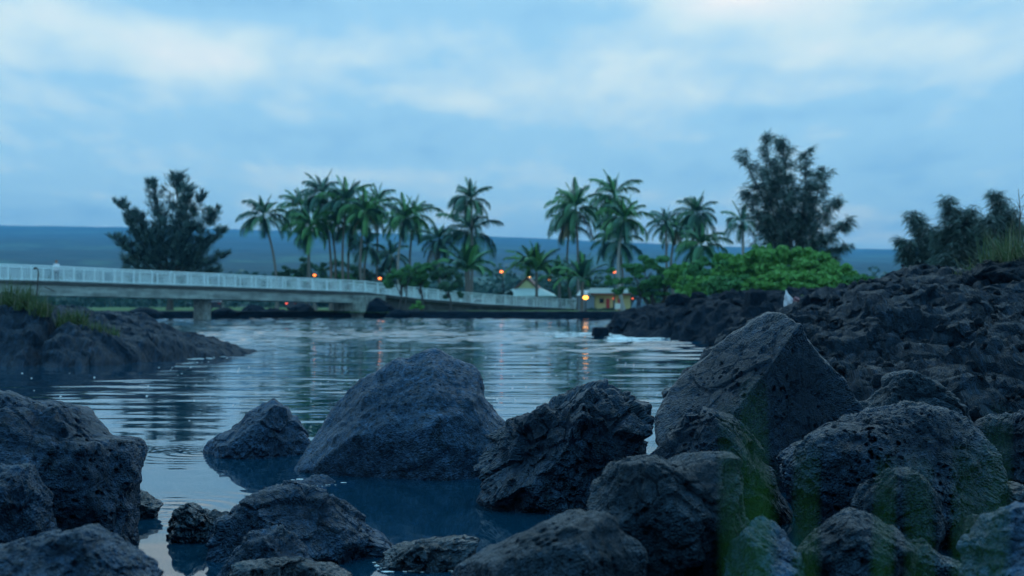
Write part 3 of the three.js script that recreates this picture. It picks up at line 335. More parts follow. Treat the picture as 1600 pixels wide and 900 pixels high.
function palm({ crown, base, d, size, tone = 0, n = 24, seed, label, pale, old = 5, young, wind = .35, up = 1, bow = 0, ground = .6, nuts = 0, dead = 0 }) {
  const c = at(crown[0], crown[1], d), b = V(at(base, 400, d + (seed % 3) * .6).x, ground - .15, -d - (seed % 3) * .6), r = rng(seed * 131), t = thing('palm_tree', label, 'palm', b, 0, young ? 'young palms by the lagoon' : 'tall coconut palms across the lagoon');
  const top = c.clone().sub(b), R = size * d / F; mesh('trunk', trunkGeo(V(0, 0, 0), top, young ? .2 : .19, young ? .15 : .11, bow), pale ? barkPale : bark, t);
  const N = Math.round(n * 1.02);
  for (let k = 0; k < N; k++) {
    const set = young ? youngFronds : fronds, q = k / N, lv = young ? Math.min(4, Math.floor(q * 5)) : Math.min(7, Math.floor(Math.pow(q, .8) * (up ? 6.3 + old * .28 : 6))), g = set[lv][k % 2], L = R * (lv < 2 ? .82 : 1.0) * (.85 + .3 * r()) * (young ? 1.15 : 1.12);
    const f = mesh('frond', g, !young && lv >= 7 && dead ? leafy.palmDead : leafy.palm[r() < .22 ? (tone + 1) % 3 : tone], t); f.position.copy(top); let az = k * 2.39996 + (r() - .5) * .5; f.rotation.set(0, az + wind * Math.sin(az), (r() - .5) * .2); f.scale.set(L, L, L * (lv < 2 ? .65 : .95));
  }
  if (nuts) for (let k = 0; k < nuts; k++) { const a = r() * 6.28, o = mesh('coconut', new THREE.IcosahedronGeometry(.13, 1), coco, t); o.position.copy(top).add(V(Math.cos(a) * .24, -.28 - .2 * r(), Math.sin(a) * .24)); }
}
const palms = [
  { crown: [412, 338], base: 433, d: 146, size: 40, tone: 2, label: 'lone leaning palm at the left end of the palm row', n: 22, bow: .5 },
  { crown: [504, 305], base: 517, d: 152, size: 40, tone: 2, label: 'tallest palm of the left cluster with an upright top' , n: 22 },
  { crown: [472, 326], base: 477, d: 156, size: 42, tone: 0, label: 'palm at the left side of the left cluster', n: 24 },
  { crown: [486, 354], base: 494, d: 148, size: 40, tone: 1, label: 'low bright palm in the left of the left cluster', n: 24 },
  { crown: [516, 348], base: 519, d: 155, size: 36, tone: 2, label: 'dark palm below the tallest one of the left cluster', n: 22 },
  { crown: [541, 316], base: 540, d: 150, size: 44, tone: 1, label: 'full green palm in the middle of the left cluster', n: 26 },
  { crown: [549, 352], base: 549, d: 157, size: 36, tone: 0, label: 'lower palm behind the middle of the left cluster', n: 22 },
  { crown: [571, 332], base: 570, d: 147, size: 42, tone: 1, label: 'bright green palm right of the middle of the left cluster', n: 26 },
  { crown: [590, 318], base: 587, d: 158, size: 38, tone: 0, label: 'palm with wispy top at the right of the left cluster', n: 20 },
  { crown: [575, 384], base: 576, d: 154, size: 30, tone: 2, label: 'short palm low in the left cluster', n: 18 },
  { crown: [632, 343], base: 630, d: 150, size: 38, tone: 1, label: 'green palm with a pale trunk right of the left cluster', n: 24, pale: 1 },
  { crown: [648, 336], base: 647, d: 156, size: 38, tone: 0, label: 'palm standing just behind the pale-trunked green palm', n: 20 },
  { crown: [612, 400], base: 613, d: 160, size: 32, tone: 2, label: 'short spreading palm behind the trimmed trees', n: 18 },
  { crown: [686, 376], base: 690, d: 152, size: 36, tone: 2, label: 'short brownish palm left of the two-tiered palm', n: 22, dead: 1 },
  { crown: [736, 312], base: 736, d: 148, size: 40, tone: 2, label: 'tall palm standing apart at the centre', n: 24, nuts: 5, old: 3 },
  { crown: [736, 362], base: 737, d: 151, size: 46, tone: 2, label: 'dark palm whose crown sits under the tall centre palm', n: 20 },
  { crown: [900, 326], base: 903, d: 150, size: 46, tone: 0, label: 'broad full palm right of the centre gap', n: 28, dead: 1 },
  { crown: [890, 354], base: 895, d: 156, size: 32, tone: 2, label: 'smaller palm behind the broad full palm', n: 18 },
  { crown: [959, 306], base: 960, d: 158, size: 40, tone: 0, label: 'tallest palm of the pair right of the broad one', n: 22 },
  { crown: [975, 344], base: 975, d: 128, size: 46, tone: 1, label: 'green palm with a long pale pole-like trunk down to the lawn', n: 26, pale: 1 },
  { crown: [966, 378], base: 968, d: 154, size: 46, tone: 2, label: 'dark low palm behind the pale-trunked palm', n: 20 },
  { crown: [1040, 350], base: 1042, d: 140, size: 32, tone: 2, label: 'slim palm at the left of the right-hand palms', n: 20 },
  { crown: [1057, 358], base: 1058, d: 144, size: 32, tone: 0, label: 'slim palm beside the left one of the right-hand palms', n: 18 },
  { crown: [1089, 334], base: 1086, d: 132, size: 42, tone: 2, label: 'tall dark palm of the right-hand palms', n: 26 },
  { crown: [1096, 384], base: 1096, d: 128, size: 42, tone: 0, label: 'low full palm below the tall dark right-hand palm', n: 24 },
  { crown: [1160, 348], base: 1161, d: 112, size: 40, tone: 2, label: 'sparse wispy palm left of the big ironwood', n: 14, nuts: 6, pale: 1, dead: 1 },
];
palms.forEach((p, i) => palm({ bow: (hash3(i, 3, 7, 1) - .5) * 1.4, dead: i % 3 === 1, old: 3 + 4 * hash3(i, 5, 1, 2), nuts: i % 4 === 0 ? 4 : 0, ...p, size: p.size * (.92 + .2 * hash3(i, 1, 2, 3)), seed: 3 + i }));
[{ crown: [728, 425], base: 731, d: 142, size: 50, tone: 1, label: 'young arching palm right of the trimmed trees', n: 20 }, { crown: [838, 425], base: 839, d: 150, size: 48, tone: 3, label: 'bright young palm in front of the yellow gable', n: 20 }, { crown: [873, 436], base: 875, d: 156, size: 36, tone: 1, label: 'small young palm right of the yellow gable', n: 16 }, { crown: [910, 440], base: 909, d: 124, size: 46, tone: 1, label: 'young palm by the bright yellow lamp at the shore', n: 18 }, { crown: [1020, 478], base: 1020, d: 100, size: 18, tone: 3, label: 'tiny bright palm under the spreading tree', n: 12, ground: .9 }].forEach((p, i) => palm({ ...p, seed: 70 + i, young: true }));
console.log('palms done');

// foliage of small leaf faces: clumps spread through a crown
function leafGeo(clumps, count, size, seed, long = 1.6, down = 0) {
  const r = rng(seed), pos = [], nor = [], tot = clumps.reduce((s, c) => s + c.w, 0), g = new THREE.BufferGeometry();
  for (const c of clumps) { const n = Math.round(count * c.w / tot); for (let i = 0; i < n; i++) {
    let x, y, z; do { x = r() * 2 - 1; y = r() * 2 - 1; z = r() * 2 - 1; } while (x * x + y * y + z * z > 1); const q = Math.hypot(x, y, z) || 1, k = Math.pow(q, .35) / q; x *= k; y *= k; z *= k; if (y < -.55 && r() < .6) continue;
    const p = V(c.x + x * c.r[0], c.y + y * c.r[1], c.z + z * c.r[2]), nn = V(x + (r() - .5) * 2.6, y + .4 + (r() - .5) * 2.2, z + (r() - .5) * 2.6).normalize(), u = V(r() - .5, r() - .5 - down, r() - .5).cross(nn).normalize(), v = nn.clone().cross(u), s = size * (.6 + .8 * r()); u.multiplyScalar(s * .5); v.multiplyScalar(s * .5 * long);
    const A = p.clone().sub(v), B = p.clone().add(u), C = p.clone().add(v), D = p.clone().sub(u); for (const t of [A, B, C, A, C, D]) { pos.push(t.x, t.y, t.z); nor.push(nn.x, nn.y, nn.z); }
  } }
  g.setAttribute('position', new THREE.Float32BufferAttribute(pos, 3)); g.setAttribute('normal', new THREE.Float32BufferAttribute(nor, 3)); return g;
}
// a crown given by its lumps as pixels of the photograph at distance d: [x, y, rx, ry]
function crownClumps(lumps, d, org, seed, sub = 9) { const r = rng(seed), s = d / F, out = []; for (const [x, y, rx, ry] of lumps) { const c = at(x, y, d).sub(org), R = [rx * s, ry * s, rx * s * .85]; for (let k = 0; k < sub; k++) { const a = r() * 6.28, e = (r() - .35) * 1.4, q = .5 + .62 * r(), w = .13 + .17 * r(); out.push({ x: c.x + R[0] * q * Math.cos(a) * Math.cos(e), y: c.y + R[1] * q * Math.sin(e), z: c.z + R[2] * q * Math.sin(a) * Math.cos(e), r: [R[0] * w, R[1] * w * .9, R[2] * w], w: R[0] * R[1] }); } } return out; }
function bushTree(name, label, category, d, base, lumps, o = {}) {
  const { seed = 1, count = 3000, leaf = .2, m = leafy.shrub[0], trunks = [], ground = .6, group, sub, rad = .16 } = o, org = V(at(base, 400, d).x, ground - .1, -d), t = thing(name, label, category, org, 0, group);
  for (const [bx, tx, ty, k = 1] of trunks) { const a = at(bx, 470, d).sub(org); a.y = 0; a.z = 0; const b = at(tx, ty, d).sub(org); b.z = 0; mesh('trunk', trunkGeo(a, b, rad * k, rad * .5 * k, .12, 8, 6), barkDark, t); for (let q = 0; q < 4; q++) { const e = b.clone().add(V((q - 1.5) * .7, .9 + .4 * (q % 2), (q % 2 - .5) * 1.2)), s = a.clone().lerp(b, .65 + .1 * q); mesh('branch', trunkGeo(s, e, rad * .4 * k, rad * .15, .05, 5, 5), barkDark, t); } }
  mesh(trunks.length ? 'crown' : 'foliage', leafGeo(crownClumps(lumps, d, org, seed, sub), count, leaf, seed + 5), m, t); return t;
}
// trimmed trees on the bank at the ramp
bushTree('park_tree', 'left one of the three trimmed bushy trees on the bank', 'tree', 126, 626, [[632, 436, 26, 24], [618, 446, 16, 18], [648, 422, 22, 18]], { seed: 3, trunks: [[622, 628, 446], [630, 636, 440, .7]], count: 4200, m: leafy.shrub[0], group: 'trimmed trees on the bank' });
bushTree('park_tree', 'middle one of the three trimmed bushy trees, with a leaning dark trunk', 'tree', 127, 660, [[662, 434, 26, 24], [672, 420, 22, 18], [650, 442, 18, 16]], { seed: 4, trunks: [[660, 656, 444]], count: 4200, m: leafy.shrub[0], group: 'trimmed trees on the bank' });
bushTree('park_tree', 'right one of the three trimmed bushy trees, reaching down to the rail', 'tree', 126, 704, [[698, 440, 24, 24], [708, 456, 16, 16], [688, 424, 20, 16]], { seed: 5, trunks: [[704, 700, 452]], count: 4200, m: leafy.shrub[2], group: 'trimmed trees on the bank' });
bushTree('shrub', 'low bright bush at the foot of the trimmed trees', 'shrub', 121.5, 650, [[650, 478, 10, 8]], { seed: 6, count: 900, leaf: .16, m: leafy.shrub[1] });
// shrubs under the palms
[[455, 425, 26, 14, 2, 'dark bush under the left end of the palm cluster'], [500, 420, 34, 20, 2, 'broad dark bush behind the bridge rail under the tallest palm'], [548, 424, 36, 20, 2, 'dark bush under the middle palms of the left cluster'], [590, 428, 26, 16, 3, 'dark bush left of the lamp by the ramp'], [530, 436, 24, 10, 0, 'lighter low bush just above the bridge rail'], [470, 436, 22, 8, 0, 'low bush above the rail at the leaning palm foot'], [790, 462, 16, 9, 3, 'dark low bush left of the yellow gabled house'], [935, 445, 22, 12, 2, 'bush behind the yellow building'], [885, 452, 16, 12, 2, 'bush between the two yellow buildings']].forEach(([x, y, rx, ry, tone, label], i) => bushTree('shrub', label, 'shrub', 160 + (i % 3) * 4, x, [[x, y, rx, ry], [x + rx * .4, y + ry * .6, rx * .7, ry * .8], [x - rx * .5, y + ry * .9, rx * .7, ry * 1.1], [x, y + ry * 2, rx, ry]], { seed: 20 + i, count: 2600, leaf: .24, m: leafy.shrub[tone], group: 'bushes behind the far bank' }));
// trees and shrubs of the headland
bushTree('spreading_tree', 'spreading green tree with dark forked trunk over the yellow building', 'tree', 98, 1022, [[985, 425, 32, 16], [1020, 412, 38, 18], [1050, 428, 34, 18], [1000, 444, 40, 14], [962, 440, 18, 12], [1040, 448, 30, 12], [985, 456, 26, 9], [1010, 460, 30, 8]], { seed: 41, trunks: [[1022, 1012, 450, 1.5], [1030, 1040, 452, 1.2], [1016, 995, 452]], count: 13000, leaf: .16, m: leafy.shrub[0], ground: .9, rad: .18 });
[[1075, 428, 30, 20, 96, 1, 'green shrub right of the spreading tree'], [1110, 424, 36, 26, 92, 0, 'dark green shrub under the right-hand palms'], [1100, 446, 40, 16, 86, 1, 'low green shrub along the headland edge'], [1150, 420, 36, 26, 88, 1, 'green shrub at the foot of the sparse wispy palm'], [1190, 406, 34, 26, 86, 1, 'bright tall shrub left of the big ironwood foot'], [1150, 445, 46, 16, 80, 0, 'low dark green shrub in the middle of the headland'], [1230, 412, 38, 28, 80, 1, 'bright dense shrub in front of the big ironwood'], [1215, 440, 44, 20, 74, 1, 'green shrub in front of the bright dense one'], [1275, 416, 34, 26, 78, 1, 'bright shrub right of the bright dense one'], [1270, 440, 40, 18, 70, 1, 'low bright shrub above the lava flow'], [1312, 430, 28, 18, 76, 1, 'bright shrub at the right foot of the big ironwood'], [1342, 440, 22, 12, 72, 0, 'small green shrub at the right end of the shrubs'], [1425, 428, 26, 9, 60, 1, 'low bright shrub left of the drooping trees'], [1470, 430, 22, 8, 62, 0, 'low green shrub below the drooping trees']].forEach(([x, y, rx, ry, d, tone, label], i) => bushTree('shrub', label, 'shrub', d, x, [[x, y, rx, ry], [x - rx * .55, y + ry * .35, rx * .62, ry * .7], [x + rx * .55, y + ry * .3, rx * .62, ry * .75], [x + rx * .1, y - ry * .45, rx * .5, ry * .5], [x, y + ry * .9, rx * 1.05, ry * .8]], { seed: 50 + i, count: Math.round(70 * rx + 100 * ry + 1000), leaf: .13 * d / 80 + .02, m: leafy.shrub[tone], ground: 1.5, group: 'shrubs on the headland', sub: 22 }));
console.log('shrubs done');

// feathery ironwood trees: each plume is a limb clothed in drooping needle sprays
function ironwood(label, d, base, ground, plumes, o = {}) {
  const { seed = 1, count = 9000, droop = .5, len = .75, m = leafy.iron, wide = 1 } = o, org = V(at(base, 400, d).x, ground - .2, -d), t = thing('ironwood_tree', label, 'tree', org, 0, 'feathery ironwood trees'), r = rng(seed * 313), s = d / F;
  const pos = [], nor = [], tot = plumes.reduce((a, p) => a + Math.hypot(p[2] - p[0], p[3] - p[1]) * p[4], 0);
  const low = at(base, plumes[0][1], d).sub(org); mesh('trunk', trunkGeo(V(0, 0, 0), V(low.x, Math.max(1, low.y), 0), .38, .26, .1, 8, 7), barkDark, t);
  for (const [x0, y0, x1, y1, rad] of plumes) {
    const zz = (r() - .5) * rad * s * 3.2, a = at(x0, y0, d).sub(org), b = at(x1, y1, d).sub(org); b.z += zz; a.z += zz * .15; const bowz = (r() - .5) * .6;
    mesh('limb', trunkGeo(a, b, .13, .025, bowz, 8, 5), barkDark, t);
    const n = Math.round(count * Math.hypot(x1 - x0, y1 - y0) * rad / tot), ax = b.clone().sub(a);
    const twigs = Math.max(8, Math.round(n / 26));
    for (let k = 0; k < twigs; k++) {
      const q = Math.pow(r(), .8), c = a.clone().lerp(b, .12 + .88 * q); c.x += bowz * Math.sin(Math.PI * q); const R = rad * s * wide * (.28 + .95 * Math.pow(Math.sin(Math.PI * Math.min(.93, .18 + .75 * q)), .8)), an = r() * 6.28, rr = R * Math.pow(r(), .6), e = c.clone().add(V(Math.cos(an) * rr, (r() * .9 - .15) * rr + .25 * rr, Math.sin(an) * rr)), per = Math.round(n / twigs * (.7 + .6 * r()));
      for (let i = 0; i < per; i++) { const w = r(), p = c.clone().lerp(e, .15 + .85 * w).add(V((r() - .5) * .35, (r() - .5) * .35, (r() - .5) * .35)), L = len * (.5 + .8 * r()), dir = V(r() - .5 + Math.cos(an) * .35, (r() - .5) * .7 + .25 - droop * 1.1, r() - .5 + Math.sin(an) * .35).addScaledVector(ax, .035).normalize(), side = V(r() - .5, r() - .5, r() - .5).cross(dir).normalize().multiplyScalar((.024 + .016 * r()) * d / 150), q1 = p.clone().addScaledVector(dir, L * .55), q2 = p.clone().addScaledVector(dir, L).add(V(0, -droop * L * .35, 0)), nn = side.clone().cross(dir).normalize(); if (nn.y < 0) nn.negate(); const A = p.clone().sub(side), B = p.clone().add(side), C = q1.clone().add(side), D = q1.clone().sub(side); for (const v of [A, B, C, A, C, D, D, C, q2]) { pos.push(v.x, v.y, v.z); nor.push(nn.x, nn.y, nn.z); } }
    }
  }
  const g = new THREE.BufferGeometry(); g.setAttribute('position', new THREE.Float32BufferAttribute(pos, 3)); g.setAttribute('normal', new THREE.Float32BufferAttribute(nor, 3)); mesh('crown', g, m, t);
}
ironwood('big dark feathery ironwood behind the bridge at left', 150, 265, .6, [[265, 425, 272, 272, 22], [262, 420, 236, 282, 17], [268, 415, 300, 296, 17], [255, 425, 193, 318, 18], [275, 420, 320, 302, 13], [278, 425, 342, 328, 18], [250, 428, 182, 372, 18], [282, 428, 356, 362, 18], [245, 432, 186, 404, 18], [285, 432, 348, 402, 20], [260, 430, 222, 336, 18], [275, 430, 304, 352, 22], [262, 430, 255, 350, 24], [250, 432, 206, 360, 18], [280, 432, 330, 376, 20], [258, 436, 225, 400, 24], [275, 436, 310, 405, 26], [245, 436, 192, 424, 16], [285, 436, 345, 425, 16], [262, 434, 240, 372, 22], [272, 434, 290, 380, 22]], { seed: 2, count: 30000, droop: -.1, len: .65, wide: 1.08 });
ironwood('tall drooping ironwood above the bright shrubs on the right', 100, 1240, 1.4, [[1238, 400, 1228, 212, 20], [1232, 395, 1192, 214, 16], [1225, 395, 1153, 240, 15], [1242, 395, 1258, 236, 17], [1246, 395, 1292, 256, 18], [1228, 400, 1182, 270, 22], [1236, 400, 1212, 262, 24], [1246, 400, 1270, 290, 24], [1222, 402, 1168, 300, 20], [1255, 400, 1306, 312, 20], [1262, 402, 1332, 344, 20], [1265, 408, 1326, 384, 18], [1216, 405, 1186, 345, 24], [1230, 405, 1222, 330, 26], [1248, 405, 1262, 345, 26], [1240, 410, 1290, 372, 24], [1220, 410, 1195, 385, 24], [1262, 412, 1312, 402, 16]], { seed: 5, count: 22000, droop: .55, len: .6, wide: 1.15 });
ironwood('drooping dark tree at the right beyond the lava flow, left one', 62, 1452, 1.4, [[1460, 428, 1426, 334, 14], [1455, 428, 1414, 374, 13], [1455, 430, 1422, 402, 14], [1462, 428, 1452, 362, 16], [1465, 430, 1446, 402, 22]], { seed: 7, count: 9000, droop: .5, len: .42, wide: 1.15 });
ironwood('drooping dark tree at the right beyond the lava flow, tallest of three', 58, 1500, 1.4, [[1502, 430, 1482, 312, 15], [1505, 430, 1512, 330, 18], [1498, 430, 1476, 362, 18], [1508, 430, 1528, 352, 18], [1502, 432, 1500, 385, 22], [1508, 432, 1535, 392, 20], [1495, 434, 1478, 405, 20]], { seed: 8, count: 12000, droop: .5, len: .42, wide: 1.15 });
ironwood('drooping dark tree at the right edge behind the grass mound', 56, 1572, 1.4, [[1572, 430, 1555, 304, 15], [1575, 430, 1584, 330, 16], [1570, 430, 1540, 340, 15], [1578, 430, 1604, 352, 18], [1570, 430, 1558, 372, 22], [1580, 430, 1612, 392, 22], [1565, 432, 1545, 400, 20]], { seed: 9, count: 12000, droop: .5, len: .42, wide: 1.15 });
// the wooded bank behind the photographer, which shades the near faces of the boulders
[[-9.5, 9, 7.5, 'leafy tree on the bank behind the viewpoint, far left'], [-5, 8, 8.5, 'leafy tree on the bank behind the viewpoint, left'], [-.5, 9, 8, 'leafy tree on the bank directly behind the viewpoint'], [4, 8, 8.5, 'leafy tree on the bank behind the viewpoint, right'], [8.5, 9.5, 7.5, 'leafy tree on the bank behind the viewpoint, far right']].forEach(([x, z, h, label], i) => {
  const r = rng(900 + i), t = thing('bank_tree', label, 'tree', V(x, 2.3, z), 0, 'trees on the bank behind the viewpoint'), cl = []; mesh('trunk', trunkGeo(V(0, 0, 0), V(.3, h * .6, 0), .22, .1, .2, 8, 7), barkDark, t);
  for (let k = 0; k < 26; k++) { const a = r() * 6.28, q = 2.4 * Math.sqrt(r()); cl.push({ x: Math.cos(a) * q, y: h * (.12 + .82 * r()), z: Math.sin(a) * q * .7, r: [1.1, .9, 1.0], w: 1 }); } mesh('crown', leafGeo(cl, 5200, .3, 950 + i), leafy.shrub[3], t); });
console.log('ironwoods done');

// far woods between the park and the hills
{ const r = rng(77), cl = []; for (let k = 0; k < 900; k++) { const d = 330 + 700 * r() * r(), x = (r() * 2 - 1) * .5 * d, h = 4.5 + 6 * r() * (.55 + .9 * Math.abs(noise(x * .012, d * .01, 3))); for (let q = 0; q < 3; q++) cl.push({ x: x + (r() - .5) * 7, y: h * (.35 + .55 * r()), z: -d + (r() - .5) * 6, r: [3 + 2.5 * r(), h * .45, 3 + 2 * r()], w: 1 }); }
  const o = mesh('distant_woods', leafGeo(cl, 90000, 1.1, 4), leafy.shrub[3]); tag(o, 'far band of dark trees between the park and the hills', null, null, 'stuff'); }
// grass on the lava: each tuft is a fan of tapering blades
const bladeGeos = (() => { const make = (n, len, w, spread, seed, dryish) => { const r = rng(seed), pos = []; for (let i = 0; i < n; i++) { const a = r() * 6.28, b = r() * spread, x = (r() - .5) * .5 * spread, z = (r() - .5) * .5 * spread, L = len * (.5 + .6 * r()), dir = V(Math.cos(a) * b, 1, Math.sin(a) * b).normalize(), sd = V(-Math.sin(a + r()), 0, Math.cos(a + r())).multiplyScalar(w * .5); let p = V(x, -.04, z), prev = [p.clone().sub(sd), p.clone().add(sd)]; for (let k = 1; k <= 4; k++) { dir.y -= .16 * b * k * .5; p = p.clone().addScaledVector(dir.clone().normalize(), L / 4); const s = sd.clone().multiplyScalar(1 - (k / 4) ** 1.6 * .98), q = [p.clone().sub(s), p.clone().add(s)]; for (const v of [prev[0], prev[1], q[1], prev[0], q[1], q[0]]) pos.push(v.x, v.y, v.z); prev = q; } } const g = new THREE.BufferGeometry(); g.setAttribute('position', new THREE.Float32BufferAttribute(pos, 3)); g.computeVertexNormals(); return g; }; return make; })();
const surface = (fn, x, d) => fn(x, d);
function tuft(label, p, n, len, w, spread, seed, dry = 0) { const t = thing('grass_tuft', label, 'grass', p, 0, 'grass tufts on the lava'); mesh('blades', bladeGeos(n, len, w, spread, seed), leafy.grass, t).userData.kind = 'stuff'; if (dry) mesh('dry_blades', bladeGeos(dry, len * 1.1, w * .8, spread * 1.2, seed + 9), leafy.grassDry, t).userData.kind = 'stuff'; return t; }
[[8, 462, 27.2, .62, 120, 'tall grass at the left edge of the lava point'], [40, 464, 27, .50, 130, 'thick grass clump near the left edge of the lava point'], [62, 468, 26.8, .44, 110, 'grass clump beside the hooked stalk'], [104, 478, 27, .36, 100, 'dark grass clump in the middle of the lava point'], [122, 480, 27.2, .34, 90, 'grass clump right of the middle of the lava point'], [148, 492, 27, .26, 60, 'thin grass at the right of the lava point'], [172, 494, 27.2, .24, 60, 'last thin grass tuft on the right of the lava point']].forEach(([x, y, d, L, n, label], i) => { const p = at(x, y, d), h = leftH(p.x, d); p.y = h + .30 * smooth(-.5, .35, h) * lavaRelief(p.x, h, d, 1.2) - .03; tuft(label, p, Math.round(n * 1.3), L * 1.25, .018, .75, 200 + i, 14); });
[[1560, 418, 17.5, .58, 170, 'bushy grass tuft on the mound at the right edge'], [1590, 410, 17.2, .66, 170, 'tall grass at the right edge on the lava mound'], [1535, 428, 17.6, .36, 90, 'straggly grass on the lava flow below the mound'], [1520, 430, 18, .18, 30, 'tiny grass sprig left of the lava mound']].forEach(([x, y, d, L, n, label], i) => tuft(label, at(x, y, d), n, L, .011, .9, 240 + i, 40));
boulder({ name: 'lava_mound', label: 'black lava mound under the grass at the right edge', d: 17.4, depth: .8, n: 60, seed: 121, m: M.lava, pit: 0, rough: 1.6, c: [1590, 450], facets: 4, group: 'lava lumps', pts: [[1490, 455], [1510, 432], [1545, 415], [1580, 405], [1620, 398], [1700, 400], [1720, 450], [1700, 500], [1590, 520], [1500, 480]] });
// bare twigs at the right edge, hooked stalk at the left
{ const t = thing('bare_twig', 'bare upright twig sticking above the grass mound at right', 'twig', at(1590, 405, 17.3)); const q = (x, y) => at(x, y, 17.3).sub(at(1590, 405, 17.3)); mesh('stem', mergeGeometries([bar(q(1590, 405), q(1594, 330), .012, .008, 5), bar(q(1594, 330), q(1591, 295), .008, .003, 5)]), barkDark, t); mesh('twig', mergeGeometries([bar(q(1593, 345), q(1600, 318), .005, .002, 4), bar(q(1593, 325), q(1588, 312), .004, .002, 4), bar(q(1595, 310), q(1603, 300), .004, .002, 4)]), barkDark, t); }
{ const o = at(57, 462, 26.5), pts = [[58, 462], [59, 440], [60, 426], [58.5, 420], [56.5, 418], [54.5, 419.5]].map(([x, y]) => at(x, y, 26.5).sub(o)), t = thing('dry_stalk', 'dark hooked stalk rising from the grass on the lava point', 'stalk', o); mesh('stem', new THREE.TubeGeometry(new THREE.CatmullRomCurve3(pts), 24, .012, 6), barkDark, t); const hd = mesh('seed_head', new THREE.IcosahedronGeometry(.025, 1), barkDark, t); hd.position.copy(pts[5]); hd.scale.set(1.3, .9, 1); }
{ const a = at(70, 448, 26.4), b = at(86, 455.5, 26.4); tag(mesh('dry_stick', bar(a, b, .012, .006, 6), barkDark), 'short dark stick leaning out of the grass on the lava point', 'stick'); }
console.log('grass done');

// ---------------------------------------------------------------- buildings
const paint = { yellow: mat(col(.46, .45, .22), .8), roofGreen: mat(col(.33, .42, .40), .6), trim: mat(col(.20, .08, .06), .7), red: mat(col(.35, .03, .04), .6), greyWall: mat(col(.16, .22, .27), .8), white: mat(col(.72, .74, .74), .6), dark: mat(col(.03, .035, .04), .7), glass: new THREE.MeshStandardMaterial({ color: col(.02, .03, .04), roughness: .08 }), rubber: mat(col(.02, .02, .02), .8) };
function quadGeo(...quads) { const pos = []; for (const [a, b, c, d] of quads) for (const v of d ? [a, b, c, a, c, d] : [a, b, c]) pos.push(v.x, v.y, v.z); const g = new THREE.BufferGeometry(); g.setAttribute('position', new THREE.Float32BufferAttribute(pos, 3)); g.computeVertexNormals(); return g; }
{ // pavilion with a yellow gable over a hipped green roof
  const D = 188, s = D / F, c = at(826, 470, D), t = thing('pavilion', 'small pavilion with pale green hipped roof and yellow gable', 'building', V(c.x, .62, c.z), -.12);
  const hw = 43 * s, eave = 1.95, mid = 3.05, top = 4.5, q = 15 * s, dz = 4.2;
  const corner = (w, y, z) => [V(-w, y, z), V(w, y, z), V(w, y, -z), V(-w, y, -z)], E = corner(hw, eave, dz), Mi = corner(q * 1.25, mid, 2.4), E2 = corner(hw, eave - .14, dz);
  mesh('roof', quadGeo(...[0, 1, 2, 3].map(i => [E[i], E[(i + 1) % 4], Mi[(i + 1) % 4], Mi[i]]), ...[0, 1, 2, 3].map(i => [E2[i], E2[(i + 1) % 4], E[(i + 1) % 4], E[i]]), [E2[3], E2[2], E2[1], E2[0]]), paint.roofGreen, t);
  mesh('gable', quadGeo([V(-q, mid - .05, 2.45), V(q, mid - .05, 2.45), V(0, top - .25, 2.45)], [V(q, mid - .05, -2.45), V(-q, mid - .05, -2.45), V(0, top - .25, -2.45)]), paint.yellow, t);
  const sl = (x) => { const a = V(x * q * 1.28, mid - .25, 2.75), b = V(0, top, 2.75), e = V(0, top, -2.75), f = V(x * q * 1.28, mid - .25, -2.75), up = V(0, .16, 0); return [[a, b, e, f], [a.clone().add(up), f.clone().add(up), e.clone().add(up), b.clone().add(up)], [a, a.clone().add(up), b.clone().add(up), b]]; };
  mesh('gable_roof', quadGeo(...sl(-1), ...sl(1)), paint.trim, t);
  mesh('wall', box(hw * 1.55, 1.2, 6, 0, .6, 0), paint.greyWall, t);
  for (const x of [-1, -.33, .33, 1]) for (const z of [-1, 1]) mesh('post', box(.16, eave - .14, .16, x * (hw - .4), (eave - .14) / 2, z * (dz - .4)), paint.dark, t);
}
